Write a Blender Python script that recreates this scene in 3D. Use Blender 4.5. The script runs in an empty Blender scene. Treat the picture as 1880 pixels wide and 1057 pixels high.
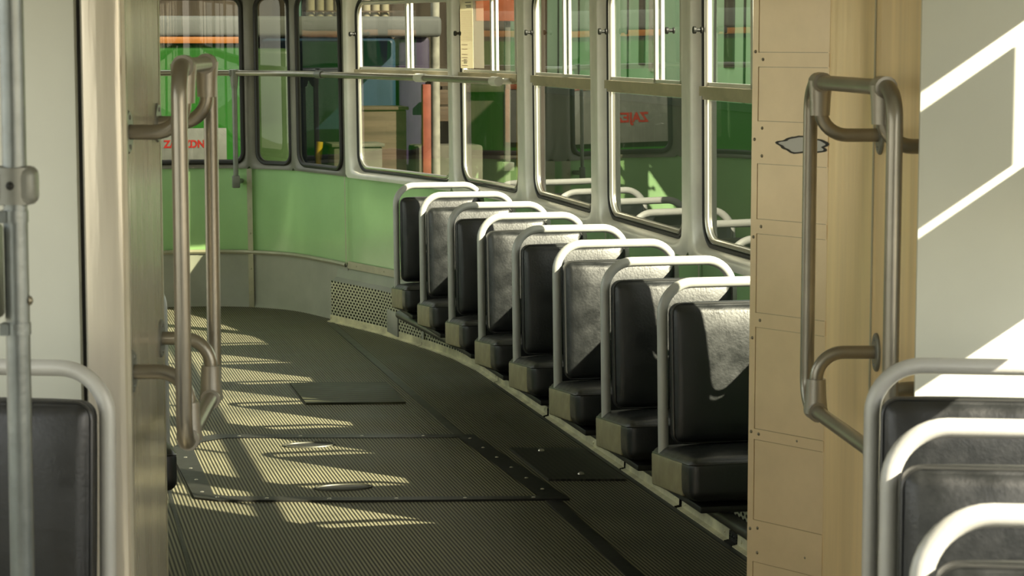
import bpy, bmesh, math, random
from mathutils import Vector, Matrix, Euler
random.seed(7)
sc = bpy.context.scene
COL = sc.collection
PI = math.pi

# ------------------------------------------------------------------ camera
PITCH, YAW, H = 0.10817, 0.22015, 1.5
cd = bpy.data.cameras.new('camera')
cd.sensor_width = 36.0
cd.lens = 4176.0 / 1880.0 * 36.0
cd.clip_start = 0.05
cd.clip_end = 300
cd.dof.use_dof = True
cd.dof.focus_distance = 8.0
cd.dof.aperture_fstop = 14
cam = bpy.data.objects.new('camera', cd)
COL.objects.link(cam)
cam.location = (0, 0, H)
cam.rotation_euler = (PI / 2 - PITCH, 0, -YAW)
sc.camera = cam

# ------------------------------------------------------------------ light
w = bpy.data.worlds.new('world')
sc.world = w
w.use_nodes = True
wn = w.node_tree
bg = wn.nodes['Background']
sky = wn.nodes.new('ShaderNodeTexSky')
sky.sky_type = 'NISHITA'
sky.sun_disc = False
sky.sun_elevation = math.radians(31)
sky.sun_rotation = math.radians(138)
mixw = wn.nodes.new('ShaderNodeMix')
mixw.data_type = 'RGBA'
mixw.inputs[0].default_value = 0.25
mixw.inputs[6].default_value = (1.0, 0.95, 0.82, 1)
scl = wn.nodes.new('ShaderNodeMix')
scl.data_type = 'RGBA'
scl.blend_type = 'MULTIPLY'
scl.inputs[0].default_value = 1.0
scl.inputs[7].default_value = (0.22, 0.22, 0.22, 1)
wn.links.new(sky.outputs[0], scl.inputs[6])
wn.links.new(scl.outputs[2], mixw.inputs[7])
wn.links.new(mixw.outputs[2], bg.inputs[0])
bg.inputs[1].default_value = 2.0

SUN_DIR = Vector((-1, 1.1, -0.93)).normalized()
sd = bpy.data.lights.new('sun', 'SUN')
sd.energy = 20.0
sd.color = (1.0, 0.89, 0.69)
sd.angle = math.radians(0.5)
sun = bpy.data.objects.new('sun', sd)
COL.objects.link(sun)
sun.rotation_euler = SUN_DIR.to_track_quat('-Z', 'Y').to_euler()
sun.location = (12, -12, 10)

sc.view_settings.view_transform = 'Standard'
sc.view_settings.look = 'None'
sc.view_settings.gamma = 1
sc.view_settings.use_curve_mapping = False
sc.view_settings.exposure = 0.3
sc.cycles.max_bounces = 10
sc.cycles.diffuse_bounces = 5
sc.cycles.glossy_bounces = 5
sc.cycles.transparent_max_bounces = 24
sc.cycles.sample_clamp_indirect = 6

# ------------------------------------------------------------------ frames
FW = Vector((0.21838, 0.97586, 0))
RT = Vector((0.97586, -0.21838, 0))
NA = math.atan2(0.112, 1.0)                 # near carriage axis, right of the camera heading
NROT = -(YAW + NA)                          # z rotation of things in the near carriage
PROT = -YAW                                 # z rotation of things square to the passage


def C(x, d, z=0.0):
    p = RT * x + FW * d
    return Vector((p.x, p.y, z))


NF = (FW + RT * 0.112).normalized()
NR = (RT - FW * 0.112).normalized()


def N(x, d, z=0.0):
    """near carriage: x across, d along its own axis"""
    p = NR * x + NF * d
    return Vector((p.x, p.y, z))


# ------------------------------------------------------------------ materials
def new_mat(name):
    m = bpy.data.materials.new(name)
    m.use_nodes = True
    return m, m.node_tree, m.node_tree.nodes['Principled BSDF']


def mat(name, col, rough=0.5, metal=0.0, bump=0.0, bscale=60, stretch=(1, 1, 1), var=0.0, vscale=6,
        spec=0.5, coat=0.0, rvar=0.0):
    m, t, p = new_mat(name)
    p.inputs['Base Color'].default_value = (*col, 1)
    p.inputs['Roughness'].default_value = rough
    p.inputs['Metallic'].default_value = metal
    p.inputs['Specular IOR Level'].default_value = spec
    p.inputs['Coat Weight'].default_value = coat
    p.inputs['Coat Roughness'].default_value = 0.12
    tc = t.nodes.new('ShaderNodeTexCoord')
    mp = t.nodes.new('ShaderNodeMapping')
    mp.inputs['Scale'].default_value = stretch
    t.links.new(tc.outputs['Object'], mp.inputs[0])
    if bump:
        n = t.nodes.new('ShaderNodeTexNoise')
        n.inputs['Scale'].default_value = bscale
        n.inputs['Detail'].default_value = 4
        t.links.new(mp.outputs[0], n.inputs[0])
        b = t.nodes.new('ShaderNodeBump')
        b.inputs['Strength'].default_value = bump
        b.inputs['Distance'].default_value = 0.01
        t.links.new(n.outputs[0], b.inputs['Height'])
        t.links.new(b.outputs[0], p.inputs['Normal'])
    if var or rvar:
        n2 = t.nodes.new('ShaderNodeTexNoise')
        n2.inputs['Scale'].default_value = vscale
        n2.inputs['Detail'].default_value = 5
        n2.inputs['Roughness'].default_value = 0.6
        t.links.new(mp.outputs[0], n2.inputs[0])
        if var:
            r = t.nodes.new('ShaderNodeMapRange')
            r.inputs[1].default_value = 0.3
            r.inputs[2].default_value = 0.7
            r.inputs[3].default_value = 1 - var
            r.inputs[4].default_value = 1 + var
            t.links.new(n2.outputs[0], r.inputs[0])
            mx = t.nodes.new('ShaderNodeMix')
            mx.data_type = 'RGBA'
            mx.blend_type = 'MULTIPLY'
            mx.inputs[0].default_value = 1
            mx.inputs[6].default_value = (*col, 1)
            t.links.new(r.outputs[0], mx.inputs[7])
            t.links.new(mx.outputs[2], p.inputs['Base Color'])
        if rvar:
            r2 = t.nodes.new('ShaderNodeMapRange')
            r2.inputs[1].default_value = 0.3
            r2.inputs[2].default_value = 0.7
            r2.inputs[3].default_value = max(0.03, rough - rvar)
            r2.inputs[4].default_value = rough + rvar
            t.links.new(n2.outputs[0], r2.inputs[0])
            t.links.new(r2.outputs[0], p.inputs['Roughness'])
    return m


M = {}
M['vinyl'] = mat('black_vinyl', (0.006, 0.0075, 0.008), 0.40, bump=0.07, bscale=130, var=0.25, vscale=18, spec=0.8, rvar=0.10)
M['piping'] = mat('black_piping', (0.02, 0.021, 0.02), 0.3, spec=0.7)
M['khaki'] = mat('khaki_vinyl_bounce', (0.27, 0.245, 0.14), 0.45, bump=0.12, bscale=40, var=0.2, vscale=14)  # khaki raised lighter to carry sunlight bounced off the floor
M['alu_paint'] = mat('silver_painted_tube', (0.50, 0.505, 0.475), 0.42, metal=0.2, bump=0.03, bscale=200, var=0.08, vscale=9)
M['rail'] = mat('grey_anodised_tube', (0.33, 0.31, 0.26), 0.33, metal=0.75, bump=0.02, bscale=120, var=0.12, vscale=7)
M['galv'] = mat('galvanised_pole', (0.22, 0.245, 0.245), 0.33, metal=0.75, bump=0.05, bscale=70, var=0.15, vscale=18)
M['steel'] = mat('brushed_steel', (0.6, 0.57, 0.48), 0.34, metal=0.6, bump=0.05, bscale=30, stretch=(1, 1, 0.06), var=0.12, vscale=10)
M['steel_warm'] = mat('warm_brushed_steel', (0.88, 0.68, 0.38), 0.28, metal=0.2, bump=0.2, bscale=14, stretch=(1, 1, 0.06), var=0.16, vscale=10)
M['steel_post'] = mat('polished_steel_post', (0.76, 0.71, 0.59), 0.2, metal=0.4, bump=0.35, bscale=14, stretch=(1, 1, 0.07), var=0.15, vscale=8)
M['surround'] = mat('window_surround_metal', (0.74, 0.72, 0.65), 0.38, metal=0.25, bump=0.03, bscale=30, var=0.10, vscale=6)
M['surround_dark'] = mat('grey_window_surround', (0.17, 0.165, 0.135), 0.4, metal=0.3, bump=0.03, bscale=30, var=0.12, vscale=8)
M['sash'] = mat('aluminium_sash', (0.66, 0.65, 0.60), 0.33, metal=0.5, var=0.08, vscale=9)
M['rail_dark'] = mat('bronze_transom', (0.44, 0.38, 0.25), 0.38, metal=0.35, var=0.15, vscale=8)
M['chrome'] = mat('chrome_bead', (0.55, 0.53, 0.46), 0.3, metal=0.9)
M['rubber'] = mat('black_rubber', (0.012, 0.012, 0.011), 0.5, bump=0.05)
M['green'] = mat('mint_green_paint', (0.37, 0.61, 0.29), 0.25, bump=0.012, bscale=8, var=0.06, vscale=3, spec=0.5, coat=0.3)
M['dado'] = mat('grey_dado_paint', (0.37, 0.375, 0.33), 0.4, bump=0.02, bscale=50, var=0.1, vscale=5)
M['trim'] = mat('cream_trim', (0.44, 0.42, 0.32), 0.4, metal=0.2, var=0.12, vscale=10)
M['white'] = mat('cream_white_panel', (0.60, 0.62, 0.54), 0.3, bump=0.015, bscale=5, var=0.05, vscale=2, spec=0.4)
M['beige'] = mat('beige_metal_panel', (0.82, 0.66, 0.42), 0.22, metal=0.12, bump=0.05, bscale=10, var=0.08, vscale=5)
M['ceiling'] = mat('cream_ceiling', (0.78, 0.77, 0.68), 0.5)
M['dark'] = mat('dark_steel', (0.014, 0.015, 0.013), 0.5, metal=0.2, var=0.2, vscale=8)
M['plinth'] = mat('grey_plinth', (0.12, 0.12, 0.11), 0.6)
M['beam'] = mat('grey_green_beam', (0.045, 0.046, 0.036), 0.4, metal=0.2, var=0.2, vscale=8)
M['screw'] = mat('screw_head', (0.25, 0.23, 0.17), 0.35, metal=0.8)
M['casting'] = mat('cast_grey_fitting', (0.22, 0.23, 0.21), 0.42, metal=0.4, bump=0.05, bscale=90, var=0.1, vscale=20)
M['clamp'] = mat('cast_clamp', (0.40, 0.38, 0.33), 0.36, metal=0.6, bump=0.05, bscale=90)
M['whitecap'] = mat('white_end_cap', (0.75, 0.74, 0.66), 0.35)
M['paper'] = mat('notice_paper', (0.72, 0.68, 0.55), 0.7)
_t = M['paper'].node_tree
_tl = _t.nodes.new('ShaderNodeBsdfTranslucent')
_tl.inputs[0].default_value = (0.75, 0.70, 0.56, 1)
_mx = _t.nodes.new('ShaderNodeMixShader')
_mx.inputs[0].default_value = 0.5
_t.links.new(_t.nodes['Principled BSDF'].outputs[0], _mx.inputs[1])
_t.links.new(_tl.outputs[0], _mx.inputs[2])
_t.links.new(_mx.outputs[0], _t.nodes['Material Output'].inputs[0])
M['ink'] = mat('printed_ink', (0.12, 0.11, 0.1), 0.7)
M['inkred'] = mat('pink_ink', (0.55, 0.33, 0.28), 0.7)
M['pale_mark'] = mat('bare_patch', (0.42, 0.41, 0.37), 0.4, metal=0.4)
M['black_mark'] = mat('burnt_edge', (0.03, 0.028, 0.02), 0.6)
# outside
M['asphalt'] = mat('yard_paving', (0.16, 0.15, 0.12), 0.8, bump=0.3, bscale=20, var=0.3, vscale=2, spec=0.08)
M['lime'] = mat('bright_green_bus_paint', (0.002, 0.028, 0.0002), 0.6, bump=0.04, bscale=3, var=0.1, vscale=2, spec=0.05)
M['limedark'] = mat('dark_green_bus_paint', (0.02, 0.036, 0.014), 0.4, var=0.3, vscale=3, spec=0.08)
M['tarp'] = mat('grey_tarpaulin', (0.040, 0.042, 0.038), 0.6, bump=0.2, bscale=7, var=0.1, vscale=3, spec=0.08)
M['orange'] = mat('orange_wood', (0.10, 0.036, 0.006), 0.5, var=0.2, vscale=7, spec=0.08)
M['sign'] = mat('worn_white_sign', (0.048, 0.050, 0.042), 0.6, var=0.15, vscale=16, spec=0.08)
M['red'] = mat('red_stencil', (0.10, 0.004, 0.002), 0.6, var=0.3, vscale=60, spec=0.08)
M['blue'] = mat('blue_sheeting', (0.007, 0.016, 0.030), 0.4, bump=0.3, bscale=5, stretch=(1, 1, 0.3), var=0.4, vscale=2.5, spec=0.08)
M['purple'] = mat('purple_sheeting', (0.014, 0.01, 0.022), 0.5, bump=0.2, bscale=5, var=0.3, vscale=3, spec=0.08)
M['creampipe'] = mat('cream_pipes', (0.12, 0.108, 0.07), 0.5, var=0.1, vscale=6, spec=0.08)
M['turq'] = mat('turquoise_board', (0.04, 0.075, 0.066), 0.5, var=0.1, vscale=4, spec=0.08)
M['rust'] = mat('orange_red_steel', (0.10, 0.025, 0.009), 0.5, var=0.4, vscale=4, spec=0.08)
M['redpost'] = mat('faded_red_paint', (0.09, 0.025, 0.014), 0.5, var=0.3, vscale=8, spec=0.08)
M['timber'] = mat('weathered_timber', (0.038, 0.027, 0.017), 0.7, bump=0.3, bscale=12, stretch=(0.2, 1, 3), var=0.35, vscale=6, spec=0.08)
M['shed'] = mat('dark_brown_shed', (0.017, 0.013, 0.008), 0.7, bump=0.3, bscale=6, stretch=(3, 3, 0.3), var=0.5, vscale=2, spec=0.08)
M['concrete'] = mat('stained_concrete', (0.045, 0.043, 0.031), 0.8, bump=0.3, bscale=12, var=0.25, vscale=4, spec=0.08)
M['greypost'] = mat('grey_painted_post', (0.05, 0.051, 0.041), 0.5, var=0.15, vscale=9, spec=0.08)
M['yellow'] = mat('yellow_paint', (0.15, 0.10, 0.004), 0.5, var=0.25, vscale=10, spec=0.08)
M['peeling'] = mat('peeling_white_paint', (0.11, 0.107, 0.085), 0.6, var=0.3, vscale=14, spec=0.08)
M['mint_tram'] = mat('pale_green_tram_paint', (0.29, 0.42, 0.25), 0.35, var=0.06, vscale=1.5, spec=0.08)
M['tramlow_shade'] = mat('shaded_tram_side', (0.018, 0.035, 0.016), 0.4, var=0.15, vscale=1.5, spec=0.2)  # shade put into the colour of the tram's lower side
M['seam'] = mat('dark_panel_seam', (0.03, 0.045, 0.03), 0.6, spec=0.08)
M['darkglass'] = mat('dark_window_glass', (0.03, 0.035, 0.03), 0.08, spec=0.8)
M['tyre'] = mat('tyre_rubber', (0.02, 0.02, 0.02), 0.7, spec=0.08)
M['foliage'] = mat('olive_wall', (0.07, 0.075, 0.035), 0.8, var=0.5, vscale=2, spec=0.08)


def glass_mat(name='window_glass', tint=(0.86, 0.90, 0.84)):
    m = bpy.data.materials.new(name)
    m.use_nodes = True
    t = m.node_tree
    t.nodes.clear()
    out = t.nodes.new('ShaderNodeOutputMaterial')
    tr = t.nodes.new('ShaderNodeBsdfTransparent')
    tr.inputs[0].default_value = (*tint, 1)
    gl = t.nodes.new('ShaderNodeBsdfGlossy')
    gl.inputs['Roughness'].default_value = 0.0
    fr = t.nodes.new('ShaderNodeFresnel')
    ge = t.nodes.new('ShaderNodeNewGeometry')
    ior = t.nodes.new('ShaderNodeMapRange')
    ior.inputs[3].default_value = 1.52
    ior.inputs[4].default_value = 1 / 1.52
    t.links.new(ge.outputs['Backfacing'], ior.inputs[0])
    t.links.new(ior.outputs[0], fr.inputs[0])
    mu = t.nodes.new('ShaderNodeMath')
    mu.operation = 'MULTIPLY'
    mu.inputs[1].default_value = 1.65
    mu.use_clamp = True
    mx = t.nodes.new('ShaderNodeMixShader')
    t.links.new(fr.outputs[0], mu.inputs[0])
    t.links.new(mu.outputs[0], mx.inputs[0])
    t.links.new(tr.outputs[0], mx.inputs[1])
    t.links.new(gl.outputs[0], mx.inputs[2])
    # a film of dust on the pane
    df = t.nodes.new('ShaderNodeBsdfDiffuse')
    df.inputs[0].default_value = (0.5, 0.5, 0.4, 1)
    tc = t.nodes.new('ShaderNodeTexCoord')
    no = t.nodes.new('ShaderNodeTexNoise')
    no.inputs['Scale'].default_value = 5
    no.inputs['Detail'].default_value = 6
    t.links.new(tc.outputs['Object'], no.inputs[0])
    mr = t.nodes.new('ShaderNodeMapRange')
    mr.inputs[1].default_value = 0.35
    mr.inputs[2].default_value = 0.8
    mr.inputs[3].default_value = 0.0
    mr.inputs[4].default_value = 0.010
    t.links.new(no.outputs[0], mr.inputs[0])
    m2 = t.nodes.new('ShaderNodeMixShader')
    t.links.new(mr.outputs[0], m2.inputs[0])
    t.links.new(mx.outputs[0], m2.inputs[1])
    t.links.new(df.outputs[0], m2.inputs[2])
    t.links.new(m2.outputs[0], out.inputs[0])
    return m


M['glass'] = glass_mat()
M['glass_dimmed'] = glass_mat('dimmed_glass', (0.42, 0.45, 0.35))  # darkened to weaken the sun through the two corner panes


def floor_mat(name, base, ridge, pitch=0.012, rot=0.0):
    """fine lengthwise ribs"""
    m, t, p = new_mat(name)
    tc = t.nodes.new('ShaderNodeTexCoord')
    mp = t.nodes.new('ShaderNodeMapping')
    mp.inputs['Rotation'].default_value = (0, 0, rot)
    t.links.new(tc.outputs['Object'], mp.inputs[0])
    wv = t.nodes.new('ShaderNodeTexWave')
    wv.bands_direction = 'X'
    wv.inputs['Scale'].default_value = 2 * PI / pitch / 20.0
    wv.inputs['Distortion'].default_value = 0
    t.links.new(mp.outputs[0], wv.inputs[0])
    no = t.nodes.new('ShaderNodeTexNoise')
    no.inputs['Scale'].default_value = 2.2
    no.inputs['Detail'].default_value = 6
    no.inputs['Roughness'].default_value = 0.65
    t.links.new(tc.outputs['Object'], no.inputs[0])
    mx = t.nodes.new('ShaderNodeMix')
    mx.data_type = 'RGBA'
    mx.inputs[6].default_value = (*base, 1)
    mx.inputs[7].default_value = (*ridge, 1)
    t.links.new(wv.outputs['Fac'], mx.inputs[0])
    r = t.nodes.new('ShaderNodeMapRange')
    r.inputs[1].default_value = 0.3
    r.inputs[2].default_value = 0.7
    r.inputs[3].default_value = 0.65
    r.inputs[4].default_value = 1.3
    t.links.new(no.outputs[0], r.inputs[0])
    m2 = t.nodes.new('ShaderNodeMix')
    m2.data_type = 'RGBA'
    m2.blend_type = 'MULTIPLY'
    m2.inputs[0].default_value = 1
    t.links.new(mx.outputs[2], m2.inputs[6])
    t.links.new(r.outputs[0], m2.inputs[7])
    t.links.new(m2.outputs[2], p.inputs['Base Color'])
    b = t.nodes.new('ShaderNodeBump')
    b.inputs['Strength'].default_value = 0.5
    b.inputs['Distance'].default_value = 0.002
    t.links.new(wv.outputs['Fac'], b.inputs['Height'])
    t.links.new(b.outputs[0], p.inputs['Normal'])
    r3 = t.nodes.new('ShaderNodeMapRange')
    r3.inputs[1].default_value = 0.3
    r3.inputs[2].default_value = 0.7
    r3.inputs[3].default_value = 0.38
    r3.inputs[4].default_value = 0.6
    t.links.new(no.outputs[0], r3.inputs[0])
    t.links.new(r3.outputs[0], p.inputs['Roughness'])
    p.inputs['Specular IOR Level'].default_value = 0.15
    return m


M['floor'] = floor_mat('ribbed_floor_mat', (0.005, 0.006, 0.0035), (0.235, 0.218, 0.145))
M['hatch'] = floor_mat('ribbed_hatch_mat', (0.005, 0.006, 0.0035), (0.23, 0.213, 0.14), 0.012)
M['hatch_cross'] = floor_mat('cross_ribbed_mat', (0.03, 0.032, 0.02), (0.075, 0.075, 0.045), 0.055, PI / 2)
M['strip'] = mat('worn_floor_strip', (0.055, 0.055, 0.04), 0.45, metal=0.3, bump=0.1, bscale=30, var=0.4, vscale=9)
M['strip_dark'] = mat('black_floor_strip', (0.012, 0.012, 0.01), 0.45, bump=0.1, bscale=30, var=0.3, vscale=9)
M['kick'] = mat('cream_floor_angle', (0.72, 0.68, 0.47), 0.4, metal=0.15, bump=0.1, bscale=30, var=0.35, vscale=7)


def checker_mat():
    m, t, p = new_mat('checker_plate')
    tc = t.nodes.new('ShaderNodeTexCoord')
    mp = t.nodes.new('ShaderNodeMapping')
    mp.inputs['Rotation'].default_value = (0, 0, PI / 4)
    t.links.new(tc.outputs['Object'], mp.inputs[0])
    ck = t.nodes.new('ShaderNodeTexChecker')
    ck.inputs['Scale'].default_value = 70
    ck.inputs[1].default_value = (0.018, 0.017, 0.012, 1)
    ck.inputs[2].default_value = (0.045, 0.042, 0.03, 1)
    t.links.new(mp.outputs[0], ck.inputs[0])
    t.links.new(ck.outputs[0], p.inputs['Base Color'])
    b = t.nodes.new('ShaderNodeBump')
    b.inputs['Strength'].default_value = 0.6
    b.inputs['Distance'].default_value = 0.002
    t.links.new(ck.outputs[1], b.inputs['Height'])
    t.links.new(b.outputs[0], p.inputs['Normal'])
    p.inputs['Roughness'].default_value = 0.45
    return m


M['checker'] = checker_mat()


def perf_mat():
    """sheet metal with real round holes, laid out on the sheet's own UVs (metres)"""
    m = bpy.data.materials.new('perforated_sheet')
    m.use_nodes = True
    t = m.node_tree
    p = t.nodes['Principled BSDF']
    out = t.nodes['Material Output']
    p.inputs['Base Color'].default_value = (0.55, 0.56, 0.42, 1)
    p.inputs['Metallic'].default_value = 0.3
    p.inputs['Roughness'].default_value = 0.42
    uv = t.nodes.new('ShaderNodeUVMap')
    sx = t.nodes.new('ShaderNodeSeparateXYZ')
    t.links.new(uv.outputs[0], sx.inputs[0])
    px, pz, rad = 0.036, 0.0158, 0.0058

    def math_(op, a, b=None):
        n = t.nodes.new('ShaderNodeMath')
        n.operation = op
        for i, v in enumerate((a, b)):
            if v is None:
                continue
            if isinstance(v, (int, float)):
                n.inputs[i].default_value = v
            else:
                t.links.new(v, n.inputs[i])
        return n.outputs[0]
    row = math_('DIVIDE', sx.outputs[1], pz)
    rowi = math_('FLOOR', row)
    odd = math_('MODULO', rowi, 2.0)
    fz = math_('MULTIPLY', math_('SUBTRACT', math_('SUBTRACT', row, rowi), 0.5), pz)
    cx = math_('ADD', math_('DIVIDE', sx.outputs[0], px), math_('MULTIPLY', odd, 0.5))
    fx = math_('MULTIPLY', math_('SUBTRACT', math_('SUBTRACT', cx, math_('FLOOR', cx)), 0.5), px)
    fxs = math_('MULTIPLY', fx, 0.55)
    d = math_('SQRT', math_('ADD', math_('MULTIPLY', fxs, fxs), math_('MULTIPLY', fz, fz)))
    hole = math_('LESS_THAN', d, rad)
    tr = t.nodes.new('ShaderNodeBsdfTransparent')
    mx = t.nodes.new('ShaderNodeMixShader')
    t.links.new(hole, mx.inputs[0])
    t.links.new(p.outputs[0], mx.inputs[1])
    t.links.new(tr.outputs[0], mx.inputs[2])
    t.links.new(mx.outputs[0], out.inputs[0])
    return m


M['perf'] = perf_mat()


# ------------------------------------------------------------------ builders
def fillet(pts, radii, seg=8):
    """polyline with rounded corners"""
    pts = [Vector(p) for p in pts]
    if isinstance(radii, (int, float)):
        radii = [radii] * len(pts)
    out = [pts[0]]
    for i in range(1, len(pts) - 1):
        a, b, c = pts[i - 1], pts[i], pts[i + 1]
        u, v = (a - b), (c - b)
        lu, lv = u.length, v.length
        u.normalize()
        v.normalize()
        ang = u.angle(v)
        r = radii[i]
        if r <= 0 or ang > PI - 1e-3:
            out.append(b)
            continue
        tl = min(r / math.tan(ang / 2), lu * 0.49 if i > 1 else lu * 0.98, lv * 0.49 if i < len(pts) - 2 else lv * 0.98)
        rr = tl * math.tan(ang / 2)
        cen = b + (u + v).normalized() * (rr / math.sin(ang / 2))
        p0, p1 = b + u * tl - cen, b + v * tl - cen
        tot = p0.angle(p1)
        ax = p0.cross(p1).normalized()
        for k in range(seg + 1):
            out.append(cen + Matrix.Rotation(tot * k / seg, 3, ax) @ p0)
    out.append(pts[-1])
    return out


class MB:
    def __init__(s):
        s.bm = bmesh.new()
        s.uv = None

    def quad(s, *pts):
        vs = [s.bm.verts.new(p) for p in pts]
        return s.bm.faces.new(vs)

    def box(s, c, size, rot=None, bev=0.0, seg=2):
        c = Vector(c)
        tmp = bmesh.new()
        bmesh.ops.create_cube(tmp, size=1.0)
        for v in tmp.verts:
            v.co = Vector((v.co.x * size[0], v.co.y * size[1], v.co.z * size[2]))
        if bev > 0:
            bmesh.ops.bevel(tmp, geom=tmp.edges[:], offset=bev, segments=seg, affect='EDGES', profile=0.5)
        R = Matrix.Identity(3)
        if rot is not None:
            R = Euler(rot).to_matrix() if not isinstance(rot, Matrix) else rot
        for v in tmp.verts:
            v.co = R @ v.co + c
        s.join(tmp)
        return s

    def join(s, tmp):
        mp = {}
        for v in tmp.verts:
            mp[v] = s.bm.verts.new(v.co)
        for f in tmp.faces:
            try:
                s.bm.faces.new([mp[v] for v in f.verts])
            except ValueError:
                pass
        tmp.free()

    def tube(s, pts, r, seg=14, closed=False, caps=True, squash=None):
        pts = [Vector(p) for p in pts]
        n = len(pts)
        rad = r if isinstance(r, (list, tuple)) else [r] * n
        rings = []
        prev = None
        for i, p in enumerate(pts):
            if closed:
                tan = (pts[(i + 1) % n] - pts[i - 1])
            elif i == 0:
                tan = pts[1] - pts[0]
            elif i == n - 1:
                tan = pts[-1] - pts[-2]
            else:
                tan = (pts[i + 1] - pts[i]).normalized() + (pts[i] - pts[i - 1]).normalized()
            tan.normalize()
            if prev is None:
                ref = Vector((0, 0, 1)) if abs(tan.z) < 0.9 else Vector((1, 0, 0))
                u = tan.cross(ref).normalized()
            else:
                u = (prev - tan * prev.dot(tan)).normalized()
            prev = u
            v = tan.cross(u)
            ring = []
            for k in range(seg):
                a = 2 * PI * k / seg
                ring.append(s.bm.verts.new(p + (u * math.cos(a) + v * math.sin(a)) * rad[i]))
            rings.append(ring)
        rng = range(n) if closed else range(n - 1)
        for i in rng:
            A, B = rings[i], rings[(i + 1) % n]
            for k in range(seg):
                s.bm.faces.new((A[k], A[(k + 1) % seg], B[(k + 1) % seg], B[k]))
        if caps and not closed:
            s.bm.faces.new(list(reversed(rings[0])))
            s.bm.faces.new(rings[-1])
        return s

    def disc(s, c, axis, r, th, seg=24, bev=0.0):
        axis = Vector(axis).normalized()
        c = Vector(c)
        if bev:
            s.tube([c, c + axis * (th - bev), c + axis * th], [r, r, r - bev], seg)
        else:
            s.tube([c, c + axis * th], r, seg)
        return s

    def dome(s, c, axis, r, h=None):
        axis = Vector(axis).normalized()
        c = Vector(c)
        h = h or r * 0.6
        s.tube([c, c + axis * h * 0.6, c + axis * h], [r, r * 0.8, r * 0.25], 8)
        return s

    def pad(s, c, half, r, bulge=(0, 0, 0), R=None, n=6):
        """upholstered block with rounded edges and bulged faces"""
        c = Vector(c)
        hx, hy, hz = half

        def axis(h):
            a = []
            for k in range(4):
                a.append(-h + r * (1 - math.cos(PI / 2 * k / 4)) * 1.0)
            for k in range(n + 1):
                a.append(-h + r + (2 * h - 2 * r) * k / n)
            for k in range(3, -1, -1):
                a.append(h - r * (1 - math.cos(PI / 2 * k / 4)))
            out = []
            for v in a:
                if not out or v - out[-1] > 1e-6:
                    out.append(v)
            return out
        X, Y, Z = axis(hx), axis(hy), axis(hz)
        cache = {}

        def vert(x, y, z):
            key = (round(x, 6), round(y, 6), round(z, 6))
            if key in cache:
                return cache[key]
            p = Vector((x, y, z))
            q = Vector((max(-hx + r, min(hx - r, x)), max(-hy + r, min(hy - r, y)), max(-hz + r, min(hz - r, z))))
            d = p - q
            if d.length > 1e-9:
                d.normalize()
                p = q + d * r
                ux, uy, uz = x / hx, y / hy, z / hz
                p = p + Vector((d.x * bulge[0] * (1 - uy * uy) * (1 - uz * uz),
                                d.y * bulge[1] * (1 - ux ** 4) * (1 - uz ** 4),
                                d.z * bulge[2] * (1 - ux ** 4) * (1 - uy ** 4)))
            if R is not None:
                p = R @ p
            v = s.bm.verts.new(p + c)
            cache[key] = v
            return v

        def face(P, Q, f, flip):
            for i in range(len(P) - 1):
                for j in range(len(Q) - 1):
                    vs = [f(P[i], Q[j]), f(P[i + 1], Q[j]), f(P[i + 1], Q[j + 1]), f(P[i], Q[j + 1])]
                    if flip:
                        vs.reverse()
                    try:
                        s.bm.faces.new(vs)
                    except ValueError:
                        pass
        face(X, Y, lambda a, b: vert(a, b, hz), False)
        face(X, Y, lambda a, b: vert(a, b, -hz), True)
        face(X, Z, lambda a, b: vert(a, -hy, b), False)
        face(X, Z, lambda a, b: vert(a, hy, b), True)
        face(Y, Z, lambda a, b: vert(hx, a, b), False)
        face(Y, Z, lambda a, b: vert(-hx, a, b), True)
        return s

    def prism(s, poly, z0, z1):
        lo = [s.bm.verts.new((p[0], p[1], z0)) for p in poly]
        hi = [s.bm.verts.new((p[0], p[1], z1)) for p in poly]
        n = len(poly)
        for i in range(n):
            s.bm.faces.new((lo[i], lo[(i + 1) % n], hi[(i + 1) % n], hi[i]))
        s.bm.faces.new(list(reversed(lo)))
        s.bm.faces.new(hi)
        return s

    def build(s, name, m, parent=None, smooth=True, origin=None, world=True):
        bmesh.ops.recalc_face_normals(s.bm, faces=s.bm.faces[:])
        me = bpy.data.meshes.new(name)
        if parent is not None:
            if world:
                T = parent.matrix_basis.inverted()
                s.bm.transform(T)
        else:
            if origin is None:
                xs = [v.co.x for v in s.bm.verts]
                ys = [v.co.y for v in s.bm.verts]
                zs = [v.co.z for v in s.bm.verts]
                origin = ((min(xs) + max(xs)) / 2, (min(ys) + max(ys)) / 2, min(zs))
            s.bm.transform(Matrix.Translation(-Vector(origin)))
        for f in s.bm.faces:
            f.smooth = smooth
        s.bm.to_mesh(me)
        s.bm.free()
        if smooth:
            try:
                me.set_sharp_from_angle(angle=math.radians(38))
            except Exception:
                pass
        me.materials.append(M[m] if isinstance(m, str) else m)
        o = bpy.data.objects.new(name, me)
        COL.objects.link(o)
        if parent is not None:
            o.parent = parent
        else:
            o.location = origin
        return o


def thing(name, label, cat, loc=(0, 0, 0), rz=0.0, group=None):
    o = bpy.data.objects.new(name, None)
    o.empty_display_size = 0.1
    COL.objects.link(o)
    o.matrix_basis = Matrix.Translation(Vector(loc)) @ Matrix.Rotation(rz, 4, 'Z')
    o['label'] = label
    o['category'] = cat
    if group:
        o['group'] = group
    return o


def tag(o, label, cat, group=None):
    o['label'] = label
    o['category'] = cat
    if group:
        o['group'] = group
    return o


def structure(o, label=None, cat=None):
    o['kind'] = 'structure'
    if label:
        o['label'] = label
    if cat:
        o['category'] = cat
    return o


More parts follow.
